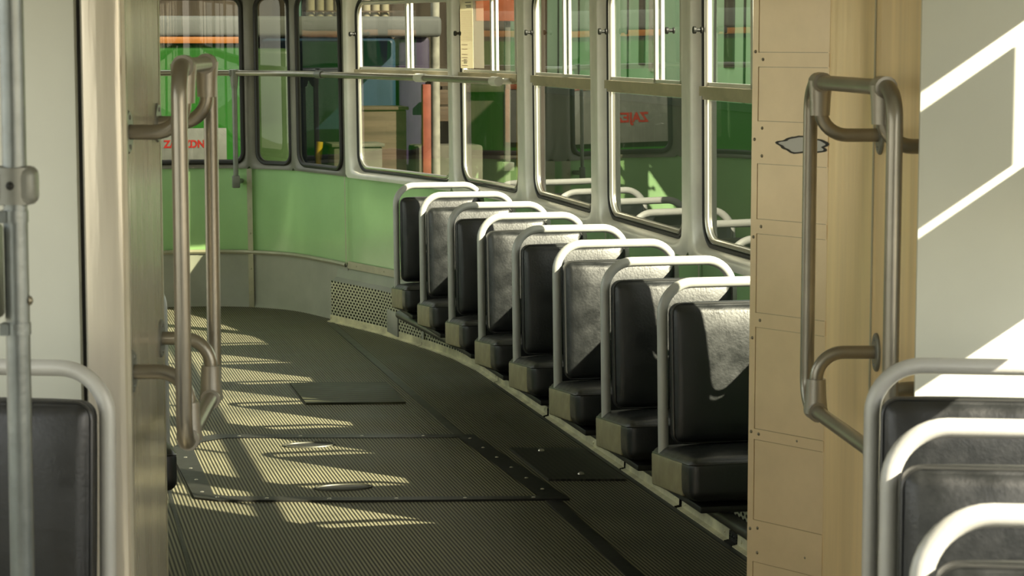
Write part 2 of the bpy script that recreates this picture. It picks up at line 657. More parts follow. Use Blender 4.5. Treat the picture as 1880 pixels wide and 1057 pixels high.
def dup(root, loc, rz, label, group=None):
    r = root.copy()
    COL.objects.link(r)
    r.matrix_basis = Matrix.Translation(Vector(loc)) @ Matrix.Rotation(rz, 4, 'Z')
    r['label'] = label
    if group:
        r['group'] = group
    for ch in list(root.children):
        c = ch.copy()
        COL.objects.link(c)
        c.parent = r
        for g in ch.children:
            d = g.copy()
            COL.objects.link(d)
            d.parent = c
    return r


# ------------------------------------------------------------------ plan of the far carriage
half = [(1.0, 12.93), (1.15, 12.91), (1.34, 12.84), (1.56, 12.62), (1.70, 12.25), (1.80, 11.9), (1.925, 11.5),
        (2.0, 11.22), (2.15, 10.55), (2.22, 10.0), (2.25, 9.5), (2.25, 8.6), (2.25, 7.0), (2.25, 4.8)]
ctrl = list(reversed(half)) + [(2.0 - x, y) for x, y in half[1:]]


def catmull(P, n=24):
    out = []
    for i in range(len(P) - 1):
        p0 = Vector(P[max(i - 1, 0)])
        p1, p2 = Vector(P[i]), Vector(P[i + 1])
        p3 = Vector(P[min(i + 2, len(P) - 1)])
        d = (p2 - p1).length
        m1 = (p2 - p0) * (d / max(1e-6, (p2 - p1).length + (p1 - p0).length)) if i > 0 else (p2 - p1)
        m2 = (p3 - p1) * (d / max(1e-6, (p3 - p2).length + (p2 - p1).length)) if i < len(P) - 2 else (p2 - p1)
        for k in range(n):
            t = k / n
            out.append((2 * t ** 3 - 3 * t * t + 1) * p1 + (t ** 3 - 2 * t * t + t) * m1 + (-2 * t ** 3 + 3 * t * t) * p2 + (t ** 3 - t * t) * m2)
    out.append(Vector(P[-1]))
    return out


PATH = catmull(ctrl)
SS = [0.0]
for i in range(1, len(PATH)):
    SS.append(SS[-1] + (PATH[i] - PATH[i - 1]).length)
SMAX = SS[-1]


def S(x, y):
    return min(range(len(PATH)), key=lambda i: (PATH[i].x - x) ** 2 + (PATH[i].y - y) ** 2)


def s_of(x, y):
    return SS[S(x, y)]


def frame(s):
    s = max(0.0, min(SMAX, s))
    lo, hi = 0, len(SS) - 1
    while hi - lo > 1:
        m_ = (lo + hi) // 2
        if SS[m_] <= s:
            lo = m_
        else:
            hi = m_
    f = (s - SS[lo]) / max(1e-9, SS[hi] - SS[lo])
    p = PATH[lo].lerp(PATH[hi], f)
    a, b = PATH[max(lo - 2, 0)], PATH[min(hi + 2, len(PATH) - 1)]
    t = (b - a).normalized()
    return p, Vector((-t.y, t.x))


def W(s, z, off=0.0):
    p, n = frame(s)
    o = off + 0.012 * (z - 0.8)
    return Vector((p.x + n.x * o, p.y + n.y * o, z))


def wall_band(mb, s0, s1, prof, step=0.08):
    """sweep a profile [(z, off)...] along the wall"""
    n = max(1, int(math.ceil((s1 - s0) / step)))
    prev = None
    for i in range(n + 1):
        s = s0 + (s1 - s0) * i / n
        cur = [mb.bm.verts.new(W(s, z, o)) for z, o in prof]
        if prev:
            for k in range(len(prof) - 1):
                mb.bm.faces.new((prev[k], cur[k], cur[k + 1], prev[k + 1]))
        prev = cur


# ------------------------------------------------------------------ floor, ceiling
fl = [W(s, 0, 0) for s in [SMAX * i / 160 for i in range(161)]]
mb = MB()
mb.prism([(p.x, p.y) for p in fl], -0.06, 0.0)
o = mb.build('floor', 'floor', smooth=False, origin=(0, 0, 0))
structure(o)
mb = MB()
mb.prism([(p.x, p.y) for p in fl], 2.12, 2.2)
structure(mb.build('ceiling', 'ceiling', smooth=False))

# ------------------------------------------------------------------ the walls below the windows
sR0, sR1 = 0.0, s_of(1.777, 11.965)          # right side, up to the rear corner seam
sC1 = s_of(1.36, 12.82)                      # strip between the corner and the back panel
sL = SMAX - sR1
ZG0, ZG1 = 0.315, 0.785


def below(name, s0, s1):
    mb = MB()
    wall_band(mb, s0, s1, [(0.815, -0.05), (0.815, -0.006), (ZG0, -0.006), (ZG0, -0.05)])
    structure(mb.build(name, 'green'))


below('wall_right', sR0, sR1)
below('wall_rear', sR1, sL)
below('wall_left', sL, SMAX)
mb = MB()
wall_band(mb, sR1, sL, [(ZG0, -0.05), (ZG0, 0.003), (0.02, 0.003), (0.008, 0.012), (0.0, 0.014)])
structure(mb.build('wall_rear_dado', 'dado'))
mb = MB()
wall_band(mb, sR0, sR1, [(ZG0 + 0.03, -0.04), (0.0, -0.04)])
structure(mb.build('wall_right_dado', 'dado'))
mb = MB()
wall_band(mb, sL, SMAX, [(ZG0, -0.05), (ZG0, 0.0), (0.0, 0.0)])
structure(mb.build('wall_left_dado', 'dado'))
mb = MB()
wall_band(mb, sR1 + 0.01, sL, [(0.300, 0.0), (0.302, 0.014), (0.312, 0.020), (0.322, 0.014), (0.324, 0.0)])
structure(mb.build('trim_1', 'trim'))
mb = MB()
wall_band(mb, sR0, sR1 - 0.01, [(0.296, 0.0), (0.296, 0.008), (0.334, 0.008), (0.334, 0.0)])
for i in range(22):
    s = sR1 - 0.12 - i * 0.32
    if s > 0:
        mb.dome(W(s, 0.315, 0.008), W(s, 0.315, 1) - W(s, 0.315, 0), 0.005)
structure(mb.build('trim_2', 'trim'))


def vstrip(name, s, z0, z1, wd, th=0.006, screws=(), m='trim'):
    mb = MB()
    wall_band(mb, s - wd / 2, s + wd / 2, [(z0, 0.0), (z0, th + 0.012), (z1, th + 0.012), (z1, 0.0)], step=0.02)
    for z in screws:
        mb.dome(W(s, z, th + 0.012), W(s, z, 1) - W(s, z, 0), 0.006)
    structure(mb.build(name, m))


vstrip('trim_3', sC1, 0.0, 0.785, 0.034, 0.004, (0.09, 0.22, 0.42, 0.56, 0.71))
vstrip('trim_4', sR1, 0.31, 0.785, 0.012, 0.0)
k = 5
for y in (9.62, 8.415, 7.19, 5.965):
    s = s_of(2.25, y)
    vstrip('trim_%d' % k, s, 0.334, 0.785, 0.014, -0.008, m='trim')
    k += 1


# ------------------------------------------------------------------ windows
def outline(s0, s1, z0, z1, r, ne=10, na=7):
    """rounded rectangle in (s,z): list of (s, z, tag) ; tag = edge id or corner"""
    pts = []
    cs = [(s1 - r, z1 - r, 0), (s0 + r, z1 - r, 90), (s0 + r, z0 + r, 180), (s1 - r, z0 + r, 270)]
    ends = []
    for i, (cs_, cz, a0) in enumerate(cs):
        arc = []
        for k in range(na + 1):
            a = math.radians(a0 + 90 * k / na)
            arc.append((cs_ + r * math.cos(a), cz + r * math.sin(a)))
        ends.append(arc)
    for i in range(4):
        pts += [(p[0], p[1], 'c%d' % i, k / na) for k, p in enumerate(ends[i])]
        a, b = ends[i][-1], ends[(i + 1) % 4][0]
        for k in range(1, ne):
            f = k / ne
            pts.append((a[0] + (b[0] - a[0]) * f, a[1] + (b[1] - a[1]) * f, 'e%d' % i, f))
    return pts


def to_cell(pt, cell, s0, s1, z0, z1, r):
    """matching point on the cell rectangle"""
    c0, c1, y0, y1 = cell
    s, z, tg, f = pt
    i = int(tg[1])
    if tg[0] == 'e':
        return [(s, y1), (c0, z), (s, y0), (c1, z)][i]
    # corner: from the end of the previous edge to the corner, then to the next edge
    A = [(c1, z1 - r), (s0 + r, y1), (c0, z0 + r), (s1 - r, y0)][i]
    K = [(c1, y1), (c0, y1), (c0, y0), (c1, y0)][i]
    B = [(s1 - r, y1), (c0, z1 - r), (s0 + r, y0), (c1, z0 + r)][i]
    if f < 0.5:
        g = f * 2
        return (A[0] + (K[0] - A[0]) * g, A[1] + (K[1] - A[1]) * g)
    g = f * 2 - 1
    return (K[0] + (B[0] - K[0]) * g, K[1] + (B[1] - K[1]) * g)


HAT = [(0, 0.0), (0.08, 0.007), (0.2, 0.021), (0.32, 0.033), (0.44, 0.039), (0.62, 0.041), (1.0, 0.041), (1.0, -0.02)]
FLATP = [(0, 0.0), (0.25, 0.006), (0.5, 0.014), (0.8, 0.016), (1.0, 0.016), (1.0, -0.02)]
wnum = [0]


def sgrid(mb, s0, s1, z0, z1, off, n=6):
    prev = None
    for i in range(n + 1):
        s = s0 + (s1 - s0) * i / n
        cur = (mb.bm.verts.new(W(s, z0, off)), mb.bm.verts.new(W(s, z1, off)))
        if prev:
            mb.bm.faces.new((prev[0], cur[0], cur[1], prev[1]))
        prev = cur


def sbar(mb, s0, s1, z0, z1, o0, o1, n=6):
    """box bar following the wall"""
    prev = None
    for i in range(n + 1):
        s = s0 + (s1 - s0) * i / n
        cur = [mb.bm.verts.new(W(s, z, o)) for z, o in ((z0, o0), (z0, o1), (z1, o1), (z1, o0))]
        if prev:
            for k in range(4):
                mb.bm.faces.new((prev[k], cur[k], cur[(k + 1) % 4], prev[(k + 1) % 4]))
        else:
            mb.bm.faces.new(cur)
        prev = cur
    mb.bm.faces.new(list(reversed(prev)))


def window(s0, s1, c0, c1, z0=0.82, z1=1.72, zc0=0.785, zc1=1.86, r=0.09, prof=HAT, surround='surround', sliding=True,
           gasket=0.009, mid=0.5, screws=True, knobs=(), chrome=True, pane='glass'):
    wnum[0] += 1
    root = bpy.data.objects.new('window_%d' % wnum[0], None)
    COL.objects.link(root)
    root.matrix_basis = Matrix.Translation(W((s0 + s1) / 2, z0, 0))
    root['kind'] = 'structure'
    cell = (c0, c1, zc0, zc1)
    ol = outline(s0, s1, z0, z1, r)
    mb = MB()
    prev = None
    for t, d in prof:
        cur = []
        for p in ol:
            q = to_cell(p, cell, s0, s1, z0, z1, r)
            # the pressed edge is uniform: limit the blend on the wide top side
            cur.append(mb.bm.verts.new(W(p[0] + (q[0] - p[0]) * t, p[1] + (q[1] - p[1]) * t, d)))
        if prev:
            n = len(cur)
            for i in range(n):
                mb.bm.faces.new((prev[i], prev[(i + 1) % n], cur[(i + 1) % n], cur[i]))
        prev = cur
    if screws:
        for sx in (c0 + (s0 - c0) * 0.42, c1 + (s1 - c1) * 0.42):
            for z in (0.93, 1.09, 1.25, 1.44, 1.60):
                P = W(sx, z, 0.018)
                mb.dome(P, W(sx, z, 1) - W(sx, z, 0), 0.005)
    mb.build('window_surround', surround, root)
    mb = MB()
    mb.tube([W(p[0], p[1], 0.004) for p in ol], gasket, 8, closed=True)
    mb.build('gasket', 'rubber', root)
    if chrome:
        oi = outline(s0 + 0.022, s1 - 0.022, z0 + 0.018, z1 - 0.02, r * 0.85)
        mb = MB()
        mb.tube([W(p[0], p[1], 0.003) for p in oi], 0.008, 8, closed=True)
        mb.build('bead', 'chrome', root)
    if sliding:
        zt0, zt1 = 1.314, 1.353
        mb = MB()
        sgrid(mb, s0, s1, z0, zt0, -0.004)
        mb.build('glass', 'glass', root)
        mb = MB()
        sbar(mb, s0, s1, zt0 + 0.008, zt1, -0.012, 0.022)
        sbar(mb, s0, s1, zt0 - 0.004, zt0 + 0.010, -0.012, 0.012)
        mb.build('transom', 'rail_dark', root)
        sm = s0 + (s1 - s0) * mid
        fw = 0.022
        for (a, b, off) in ((s0 + 0.008, sm + 0.012, 0.012), (sm - 0.022, s1 - 0.008, -0.006)):
            mb = MB()
            zb, ztop = zt1 + 0.001, z1 - 0.015
            sbar(mb, a, a + fw, zb, ztop, off - 0.006, off + 0.006, 1)
            sbar(mb, b - fw, b, zb, ztop, off - 0.006, off + 0.006, 1)
            sbar(mb, a, b, zb, zb + 0.012, off - 0.006, off + 0.006)
            sbar(mb, a, b, ztop - 0.02, ztop, off - 0.006, off + 0.006)
            sash = mb.build('sash', 'sash', root)
            mb = MB()
            sgrid(mb, a + fw, b - fw, zb + 0.01, ztop - 0.01, off)
            g = mb.build('pane', 'glass', root)
            g.parent = sash
        for ks, off in knobs:
            mb = MB()
            P = W(ks, 1.535, off)
            nn = (W(ks, 1.535, 1) - W(ks, 1.535, 0)).normalized()
            mb.tube([P, P + nn * 0.004, P + nn * 0.006, P + nn * 0.018, P + nn * 0.022, P + nn * 0.03],
                    [0.011, 0.011, 0.006, 0.006, 0.012, 0.012], 12)
            mb.build('latch_knob', 'dark', root)
    else:
        mb = MB()
        sgrid(mb, s0, s1, z0, z1, -0.004, 10)
        mb.build('glass', pane, root)
    return root


def sy(y):
    return s_of(2.25, y)


# right side, from the front backwards; s grows with y here
cells_R = [(5.46, 5.91), (6.10, 7.135), (7.32, 8.36), (8.545, 9.475)]
cb = [sy(5.40), sy(5.965), sy(7.19), sy(8.415), s_of(2.243, 9.615), s_of(2.125, 10.66), s_of(1.80, 11.905), s_of(1.58, 12.57), s_of(1.36, 12.82)]
mb = MB()
wall_band(mb, 0, cb[0], [(0.785, -0.05), (0.785, 0.0), (1.86, 0.0), (1.86, -0.05)])
structure(mb.build('wall_right_front', 'surround'))
for i, (a, b) in enumerate(cells_R):
    s0, s1 = sy(a), (sy(b) if i < 3 else s_of(2.247, 9.556))
    kn = [(s1 - 0.028, 0.02)] if i != 2 else [(s1 - 0.028, 0.02), (s0 + 0.14, 0.004)]
    window(s0, s1, cb[i], cb[i + 1], z0=0.835, mid=(0.5, 0.5, 0.33, 0.45)[i], knobs=kn)
s0, s1 = s_of(2.234, 9.79), s_of(2.137, 10.605)
win_two = window(s0, s1, cb[4], cb[5], z0=0.832, mid=0.46, knobs=[(s1 - 0.028, 0.02)])
s0, s1 = s_of(2.112, 10.72), s_of(1.828, 11.81)
window(s0, s1, cb[5], cb[6], z0=0.825, mid=0.46, knobs=[(s1 - 0.01, 0.02)])
# round the rear corner
window(s_of(1.768, 12.02), s_of(1.60, 12.525), cb[6], cb[7], prof=FLATP, surround='surround_dark', sliding=False, gasket=0.014, r=0.07, pane='glass_dimmed',
       screws=False, chrome=False, zc1=1.9, z1=1.74)
window(s_of(1.565, 12.60), s_of(1.395, 12.785), cb[7], cb[8], prof=FLATP, surround='surround_dark', sliding=False, gasket=0.014, r=0.06, pane='glass_dimmed',
       screws=False, chrome=False, zc1=1.9, z1=1.74)
window(s_of(1.325, 12.85), s_of(2 - 1.325, 12.85), cb[8], SMAX - cb[8], prof=FLATP, surround='surround_dark', sliding=False,
       gasket=0.016, r=0.06, screws=False, chrome=False, zc1=1.9, z1=1.74)
window(SMAX - s_of(1.395, 12.785), SMAX - s_of(1.768, 12.02), SMAX - cb[8], SMAX - cb[6], prof=FLATP, surround='surround_dark',
       sliding=False, gasket=0.014, r=0.07, screws=False, chrome=False, zc1=1.9, z1=1.74)
# left side
lc = [SMAX - c for c in (cb[6], cb[5], cb[4], cb[3], cb[2], cb[1], cb[0])]
for a, b in zip(lc[:-1], lc[1:]):
    window(a + 0.055, b - 0.055, a, b, knobs=())
# wall above the windows
for nm, a, b in (('wall_right_top', 0, cb[6]), ('wall_rear_top', cb[6], SMAX - cb[6]), ('wall_left_top', SMAX - cb[6], SMAX)):
    mb = MB()
    wall_band(mb, a, b, [(1.84, -0.05), (1.84, 0.02), (2.13, 0.10)])
    structure(mb.build(nm, 'ceiling'))

# ------------------------------------------------------------------ paper notice in the second side window from the back
s_n0, s_n1 = s_of(2.167, 10.415), s_of(2.144, 10.579)
nt = thing('paper_notice', 'tall narrow printed paper notice stuck inside the upper pane of the side window', 'notice', W((s_n0 + s_n1) / 2, 1.37, 0.021))
mb = MB()
sbar(mb, s_n0, s_n1, 1.372, 1.70, 0.0195, 0.0205, 2)
mb.build('sheet', 'paper', nt)
mb = MB()
dsn = s_n1 - s_n0
for i in range(26):
    z = 1.50 + i * 0.0055
    sbar(mb, s_n0 + dsn * 0.06, s_n1 - dsn * 0.06, z, z + 0.0012, 0.0206, 0.0209, 1)
for z in (1.383, 1.405, 1.42, 1.435, 1.46, 1.48):
    sbar(mb, s_n1 - dsn * 0.55, s_n1 - dsn * 0.1, z, z + 0.003, 0.0206, 0.0209, 1)
mb.build('ruled_lines', 'inkred', nt)
mb = MB()
for i, z in enumerate((1.676, 1.662, 1.655)):
    sbar(mb, s_n0 + dsn * 0.12, s_n0 + dsn * (0.6, 0.55, 0.5)[i], z, z + 0.004, 0.0206, 0.0209, 1)
mb.build('heading_text', 'ink', nt)
mb = MB()
for z in (1.395, 1.40, 1.41):
    sbar(mb, s_n1 - dsn * 0.5, s_n1 - dsn * 0.25, z, z + 0.003, 0.0206, 0.0209, 1)
mb.build('footer_text', 'ink', nt)

# ------------------------------------------------------------------ heater cover along the right wall
box_path = [Vector(p) for p in ((2.115, 4.95), (2.115, 6.0), (2.115, 7.5), (2.115, 9.0), (2.115, 9.7), (2.112, 10.1), (2.083, 10.5), (2.023, 10.875), (1.955, 11.2),
                                (1.884, 11.506), (1.795, 11.79), (1.703, 12.06))]
bp = []
for a, b in zip(box_path[:-1], box_path[1:]):
    n = max(1, int((b - a).length / 0.1))
    for k in range(n):
        bp.append(a.lerp(b, k / n))
bp.append(box_path[-1])
heater = thing('heater_cover', 'long low perforated heater cover under the right-hand windows', 'heater cover', (2.1, 8.5, 0))
mb = MB()
uvl = mb.bm.loops.layers.uv.new('UVMap')
dist = 0.0
prev = None
for i, p in enumerate(bp):
    if i:
        dist += (p - bp[i - 1]).length
    cur = (mb.bm.verts.new((p.x, p.y, 0.024)), mb.bm.verts.new((p.x, p.y, 0.222)), dist)
    if prev:
        f = mb.bm.faces.new((prev[0], cur[0], cur[1], prev[1]))
        for lp, uvc in zip(f.loops, ((prev[2], 0.024), (cur[2], 0.024), (cur[2], 0.222), (prev[2], 0.222))):
            lp[uvl].uv = (uvc[0], uvc[1] - 0.02)
    prev = cur
mb.build('perforated_front', 'perf', heater, smooth=True)
mb = MB()
prev = None
for p in bp:
    # top goes back and up to the wall
    q, nn = frame(s_of(p.x + 0.06, p.y))
    wx = q.x + 0.002
    cur = [mb.bm.verts.new(v) for v in ((p.x, p.y, 0.222), (p.x + 0.012, p.y + 0.003, 0.228), (p.x + (wx - p.x) * 0.6, p.y + 0.02, 0.24), (wx - 0.004, p.y + 0.04, 0.30))]
    if prev:
        for k in range(3):
            mb.bm.faces.new((prev[k], cur[k], cur[k + 1], prev[k + 1]))
    prev = cur
mb.build('sloping_lid', 'dado', heater)
mb = MB()
prev = None
for p in bp:
    cur = [mb.bm.verts.new(v) for v in ((p.x + 0.035, p.y + 0.012, 0.0), (p.x + 0.035, p.y + 0.012, 0.218))]
    if prev:
        mb.bm.faces.new((prev[0], cur[0], cur[1], prev[1]))
    prev = cur
mb.build('dark_backing', 'rubber', heater)  # black sheet so the space behind the holes looks dark
mb = MB()
e = bp[-1]
mb.quad((e.x, e.y, 0.0), (e.x, e.y, 0.222), (e.x + 0.06, e.y + 0.03, 0.238), (e.x + 0.06, e.y + 0.03, 0.0))
mb.build('end_sheet', 'dado', heater, smooth=False)
mb = MB()
for yj in (10.95, 9.7, 8.45, 7.2):
    x = min(bp, key=lambda q: abs(q.y - yj)).x
    mb.box((x - 0.001, yj, 0.122), (0.003, 0.03, 0.2), (0, 0, 0.2 if yj > 10.5 else 0))
    mb.build('joint_plate', 'dado', heater)
    mb = MB()
# angle strip where the cover meets the floor, in lengths
kick = [(4.95, 6.35, 'kick'), (6.36, 6.42, 'dark'), (6.43, 6.92, 'kick'), (6.95, 7.6, 'kick'), (7.62, 8.0, 'kick'), (8.0, 8.75, 'kick'), (8.78, 9.7, 'kick'), (9.71, 10.95, 'kick'), (10.96, 12.06, 'kick')]
for a, b, m_ in kick:
    seg_ = [p for p in bp if a < p.y < b]
    xa = min(bp, key=lambda q: abs(q.y - a)).x
    xb = min(bp, key=lambda q: abs(q.y - b)).x
    pl = [Vector((xa, a))] + seg_ + [Vector((xb, b))]
    mb = MB()
    prev = None
    for p in pl:
        cur = [mb.bm.verts.new(v) for v in ((p.x - 0.022, p.y, 0.0), (p.x - 0.022, p.y, 0.005), (p.x - 0.006, p.y, 0.008), (p.x - 0.005, p.y, 0.038), (p.x, p.y, 0.038))]
        if prev:
            for k in range(4):
                mb.bm.faces.new((prev[k], cur[k], cur[k + 1], prev[k + 1]))
        prev = cur
    for q in (a + 0.04, b - 0.04):
        xq = min(bp, key=lambda g: abs(g.y - q)).x
        mb.dome((xq - 0.006, q, 0.024), (-1, 0, 0.2), 0.006)
    mb.build('floor_angle', m_, heater, smooth=False)


# ------------------------------------------------------------------ seats
def make_seat(pedestal):
    root = thing('passenger_seat', 'seat', 'seat')
    lean = math.atan2(0.035, 0.45)
    R = Matrix.Rotation(-lean, 3, 'X')
    # cushion
    mb = MB()
    Rc = Matrix.Rotation(math.radians(-4.5), 3, 'X')
    mb.pad((0.2125, -0.148, 0.338), (0.2135, 0.192, 0.056), 0.024, (0.004, 0.004, 0.012), Rc)
    mb.build('cushion', 'vinyl', root, world=False)
    mb = MB()
    ring = []
    for sx_, sy_ in ((-1, -1), (1, -1), (1, 1), (-1, 1)):
        ring.append(Rc @ Vector((sx_ * 0.2125, sy_ * 0.191, 0.040)) + Vector((0.2125, -0.148, 0.338)))
    ring = fillet([ring[3].lerp(ring[0], 0.5)] + ring + [ring[3].lerp(ring[0], 0.5)], 0.025, 5)[:-1]
    mb.tube(ring, 0.0032, 6, closed=True)
    mb.build('cushion_piping', 'piping', root, world=False)
    for sx_ in (-1, 1):
        mb = MB()
        mb.pad((0.2125 + sx_ * 0.2105, -0.118, 0.331), (0.006, 0.145, 0.045), 0.0055, (0.004, 0, 0), Rc)
        o = mb.build('side_panel', 'khaki', root, world=False)
        o['label'] = 'khaki vinyl end of the cushion, lightened for bounced sunlight'
    # backrest
    mb = MB()
    mb.pad((0.215, -0.042, 0.594), (0.186, 0.032, 0.192), 0.026, (0.002, 0.012, 0.004), R)
    mb.build('backrest', 'vinyl', root, world=False)
    mb = MB()
    ring = []
    for sx_, sz_ in ((-1, -1), (1, -1), (1, 1), (-1, 1)):
        ring.append(R @ Vector((sx_ * 0.1845, -0.018, sz_ * 0.1905)) + Vector((0.215, -0.042, 0.594)))
    ring = fillet([ring[3].lerp(ring[0], 0.5)] + ring + [ring[3].lerp(ring[0], 0.5)], 0.03, 5)[:-1]
    mb.tube(ring, 0.0035, 6, closed=True)
    mb.build('backrest_piping', 'piping', root, world=False)
    # hoop
    mb = MB()
    mb.tube(fillet([(0.0145, -0.032, 0.28), (0.0145, 0.0, 0.8385), (0.4155, 0.0, 0.8385), (0.4155, -0.032, 0.28)], 0.085, 10), 0.0145, 16)
    o = mb.build('hoop_frame', 'alu_paint', root, world=False)
    o['label'] = 'silver painted tube hoop'
    # pan
    mb = MB()
    mb.box((0.2125, -0.15, 0.268), (0.36, 0.33, 0.018), bev=0.004)
    mb.build('seat_pan', 'dark', root, world=False)
    if pedestal:
        mb = MB()
        mb.tube([(0.2, -0.15, 0.0), (0.2, -0.15, 0.012), (0.2, -0.15, 0.013), (0.2, -0.15, 0.262)], [0.09, 0.09, 0.03, 0.03], 18)
        mb.build('pedestal', 'dark', root, world=False)
    return root


YS = [5.97, 6.58, 7.19, 7.80, 8.40, 8.99, 9.63, 10.30]
words = ['first', 'second', 'third', 'fourth', 'fifth', 'sixth', 'seventh', 'eighth']
seat_a = make_seat(False)
for i, y in enumerate(YS):
    if i == 0:
        lab = 'black vinyl seat with silver hoop, first of the window row, half hidden by the partition'
    elif i == 7:
        lab = 'black vinyl seat with silver hoop, farthest of the window row, against the green panel'
    else:
        lab = 'black vinyl seat with silver hoop, %s from the beige partition in the window row' % words[i]
    if i == 0:
        seat_a.matrix_basis = Matrix.Translation((1.743, y, 0))
        seat_a['label'] = lab
        seat_a['group'] = 'single seats along the right-hand windows'
    else:
        dup(seat_a, (1.743, y, 0), 0.0, lab, 'single seats along the right-hand windows')
# beam that carries them
bt = thing('seat_beam', 'long round beam under the row of window seats', 'beam', (1.86, 7.8, 0))
mb = MB()
mb.tube([(1.86, 5.1, 0.237), (1.86, 8.9, 0.237), (1.81, 10.52, 0.216)], 0.02, 16)
mb.build('tube', 'beam', bt)
for y in YS:
    mb = MB()
    mb.box((1.985, y - 0.15, 0.2375), (0.25, 0.04, 0.02))
    mb.build('bracket', 'dark', bt)
for y in (5.3,):
    mb = MB()
    mb.tube([(1.90, y, 0), (1.90, y, 0.01), (1.90, y, 0.011), (1.90, y, 0.22)], [0.04, 0.04, 0.016, 0.016], 12)
    mb.build('leg', 'dark', bt)
mb = MB()
mb.box((1.795, 10.62, 0.165), (0.008, 0.22, 0.11), (0, 0, 0.06), bev=0.002)
o = mb.build('end_plate', 'dado', bt)
o['label'] = 'flat grey end plate'

seat_b = make_seat(True)
seat_b.matrix_basis = Matrix.Translation((0.012, 6.42, 0))
seat_b['label'] = 'black seat left of the aisle, only a cushion corner showing past the steel post'
near = [((0.618, 3.95), 'black vinyl seat in the lower right corner, rearmost of the three, beside the white panel'),
        ((0.543, 3.31), 'black vinyl seat in the lower right corner, middle of the three stacked hoops'),
        ((0.478, 2.69), 'black vinyl seat at the lower right corner, nearest and lowest of the three hoops'),
        ((-1.114, 3.95), 'black vinyl seat in the lower left corner behind the galvanised pole')]
for (x, d), lab in near:
    g = 'seats in the lower right corner' if x > 0 else None
    dup(seat_b, C(x, d, 0.097), NROT, lab, g)

# ------------------------------------------------------------------ floor fittings
def plate(name, poly, z0, z1, m, label, cat, parts=()):
    mb = MB()
    mb.prism(poly, z0, z1)
    return tag(mb.build(name, m, smooth=False), label, cat)


def strip_poly(a, b, wd):
    a, b = Vector(a), Vector(b)
    t = (b - a).normalized()
    n = Vector((-t.y, t.x)) * wd / 2
    return [a - n, b - n, b + n, a + n]


for i, (a, b, wd, m_) in enumerate([((1.692, 12.0), (1.68, 8.42), 0.036, 'strip'), ((1.735, 7.14), (1.69, 5.2), 0.05, 'strip_dark')]):
    mb = MB()
    mb.prism(strip_poly(a, b, wd), 0.0, 0.003)
    structure(mb.build('trim_%d' % (20 + i), m_, smooth=False))
for i, (a, b, wd) in enumerate([((0.535, 8.3), (0.465, 5.2), 0.012), ((2.085, 5.0), (2.085, 9.7), 0.016)]):
    mb = MB()
    mb.prism(strip_poly(a, b, wd), 0.0, 0.002)
    structure(mb.build('trim_%d' % (22 + i), 'strip_dark', smooth=False))

hq = [(0.573, 8.31), (0.64, 8.53), (0.767, 8.62), (1.731, 8.405), (1.79, 7.13), (1.08, 7.26), (0.661, 7.362), (0.589, 7.424)]
cen = Vector((sum(p[0] for p in hq) / 8, sum(p[1] for p in hq) / 8))
ht = thing('floor_hatch', 'large ribbed floor hatch with black metal rim in the aisle', 'hatch', (cen.x, cen.y, 0))
hq_in = [(0.66, 8.30), (0.70, 8.46), (0.80, 8.53), (1.66, 8.345), (1.70, 7.20), (1.08, 7.315), (0.70, 7.42), (0.655, 7.46)]
mb = MB()
mb.prism(hq_in, 0.0, 0.005)
mb.build('ribbed_panel', 'hatch', ht, smooth=False)
mb = MB()
n8 = len(hq)
lo = [mb.bm.verts.new((*p, 0.0)) for p in hq]
up = [mb.bm.verts.new((*p, 0.007)) for p in hq]
ui = [mb.bm.verts.new((*p, 0.007)) for p in hq_in]
for i in range(n8):
    j = (i + 1) % n8
    mb.bm.faces.new((lo[i], lo[j], up[j], up[i]))
    mb.bm.faces.new((up[i], up[j], ui[j], ui[i]))
mb.build('rim', 'strip_dark', ht, smooth=False)
mb = MB()
for i in range(n8):
    j = (i + 1) % n8
    a = (Vector(hq[i]) + Vector(hq_in[i])) / 2
    b = (Vector(hq[j]) + Vector(hq_in[j])) / 2
    n = max(1, int((b - a).length / 0.2))
    for k in range(n):
        q = a.lerp(b, (k + 0.3) / n)
        mb.dome((q.x, q.y, 0.007), (0, 0, 1), 0.007, 0.003)
        mb.build('screw', 'chrome', ht)
        mb = MB()
for (x, y) in ((1.086, 8.31), (1.092, 7.48)):
    mb = MB()
    ring = []
    for k in range(32):
        a = 2 * PI * k / 32
        ring.append((x + 0.095 * math.cos(a), y + 0.05 * math.sin(a), 0.006))
    mb.tube(ring, 0.005, 8, closed=True)
    hr = mb.build('handhold', 'strip', ht)
    hr['label'] = 'oval recessed metal handhold'
    mb = MB()
    mb.prism([(x + 0.088 * math.cos(2 * PI * k / 24), y + 0.045 * math.sin(2 * PI * k / 24)) for k in range(24)], 0.0, 0.0062)
    o = mb.build('hollow_shade', 'rubber', ht, smooth=False)  # flat black oval drawn in for the shaded hollow
    o.parent = hr
    o.matrix_parent_inverse = Matrix.Identity(4)

plate('floor_plate', [(1.206, 9.856), (1.626, 9.794), (1.611, 9.224), (1.203, 9.286)], 0.0, 0.009, 'hatch_cross',
      'small cross-ribbed floor plate in the middle of the aisle beyond the hatch', 'floor plate')
cp = thing('checker_plate', 'dark checkered metal floor plate beside the seats', 'floor plate', (1.93, 7.75, 0))
mb = MB()
mb.prism([(1.80, 8.09), (2.065, 8.03), (2.06, 7.41), (1.80, 7.468)], 0.0, 0.008)
mb.build('plate', 'checker', cp, smooth=False)
for p in ((1.90, 8.0), (1.93, 7.53)):
    mb = MB()
    mb.dome((*p, 0.008), (0, 0, 1), 0.012, 0.008)
    mb.build('bolt', 'chrome', cp)

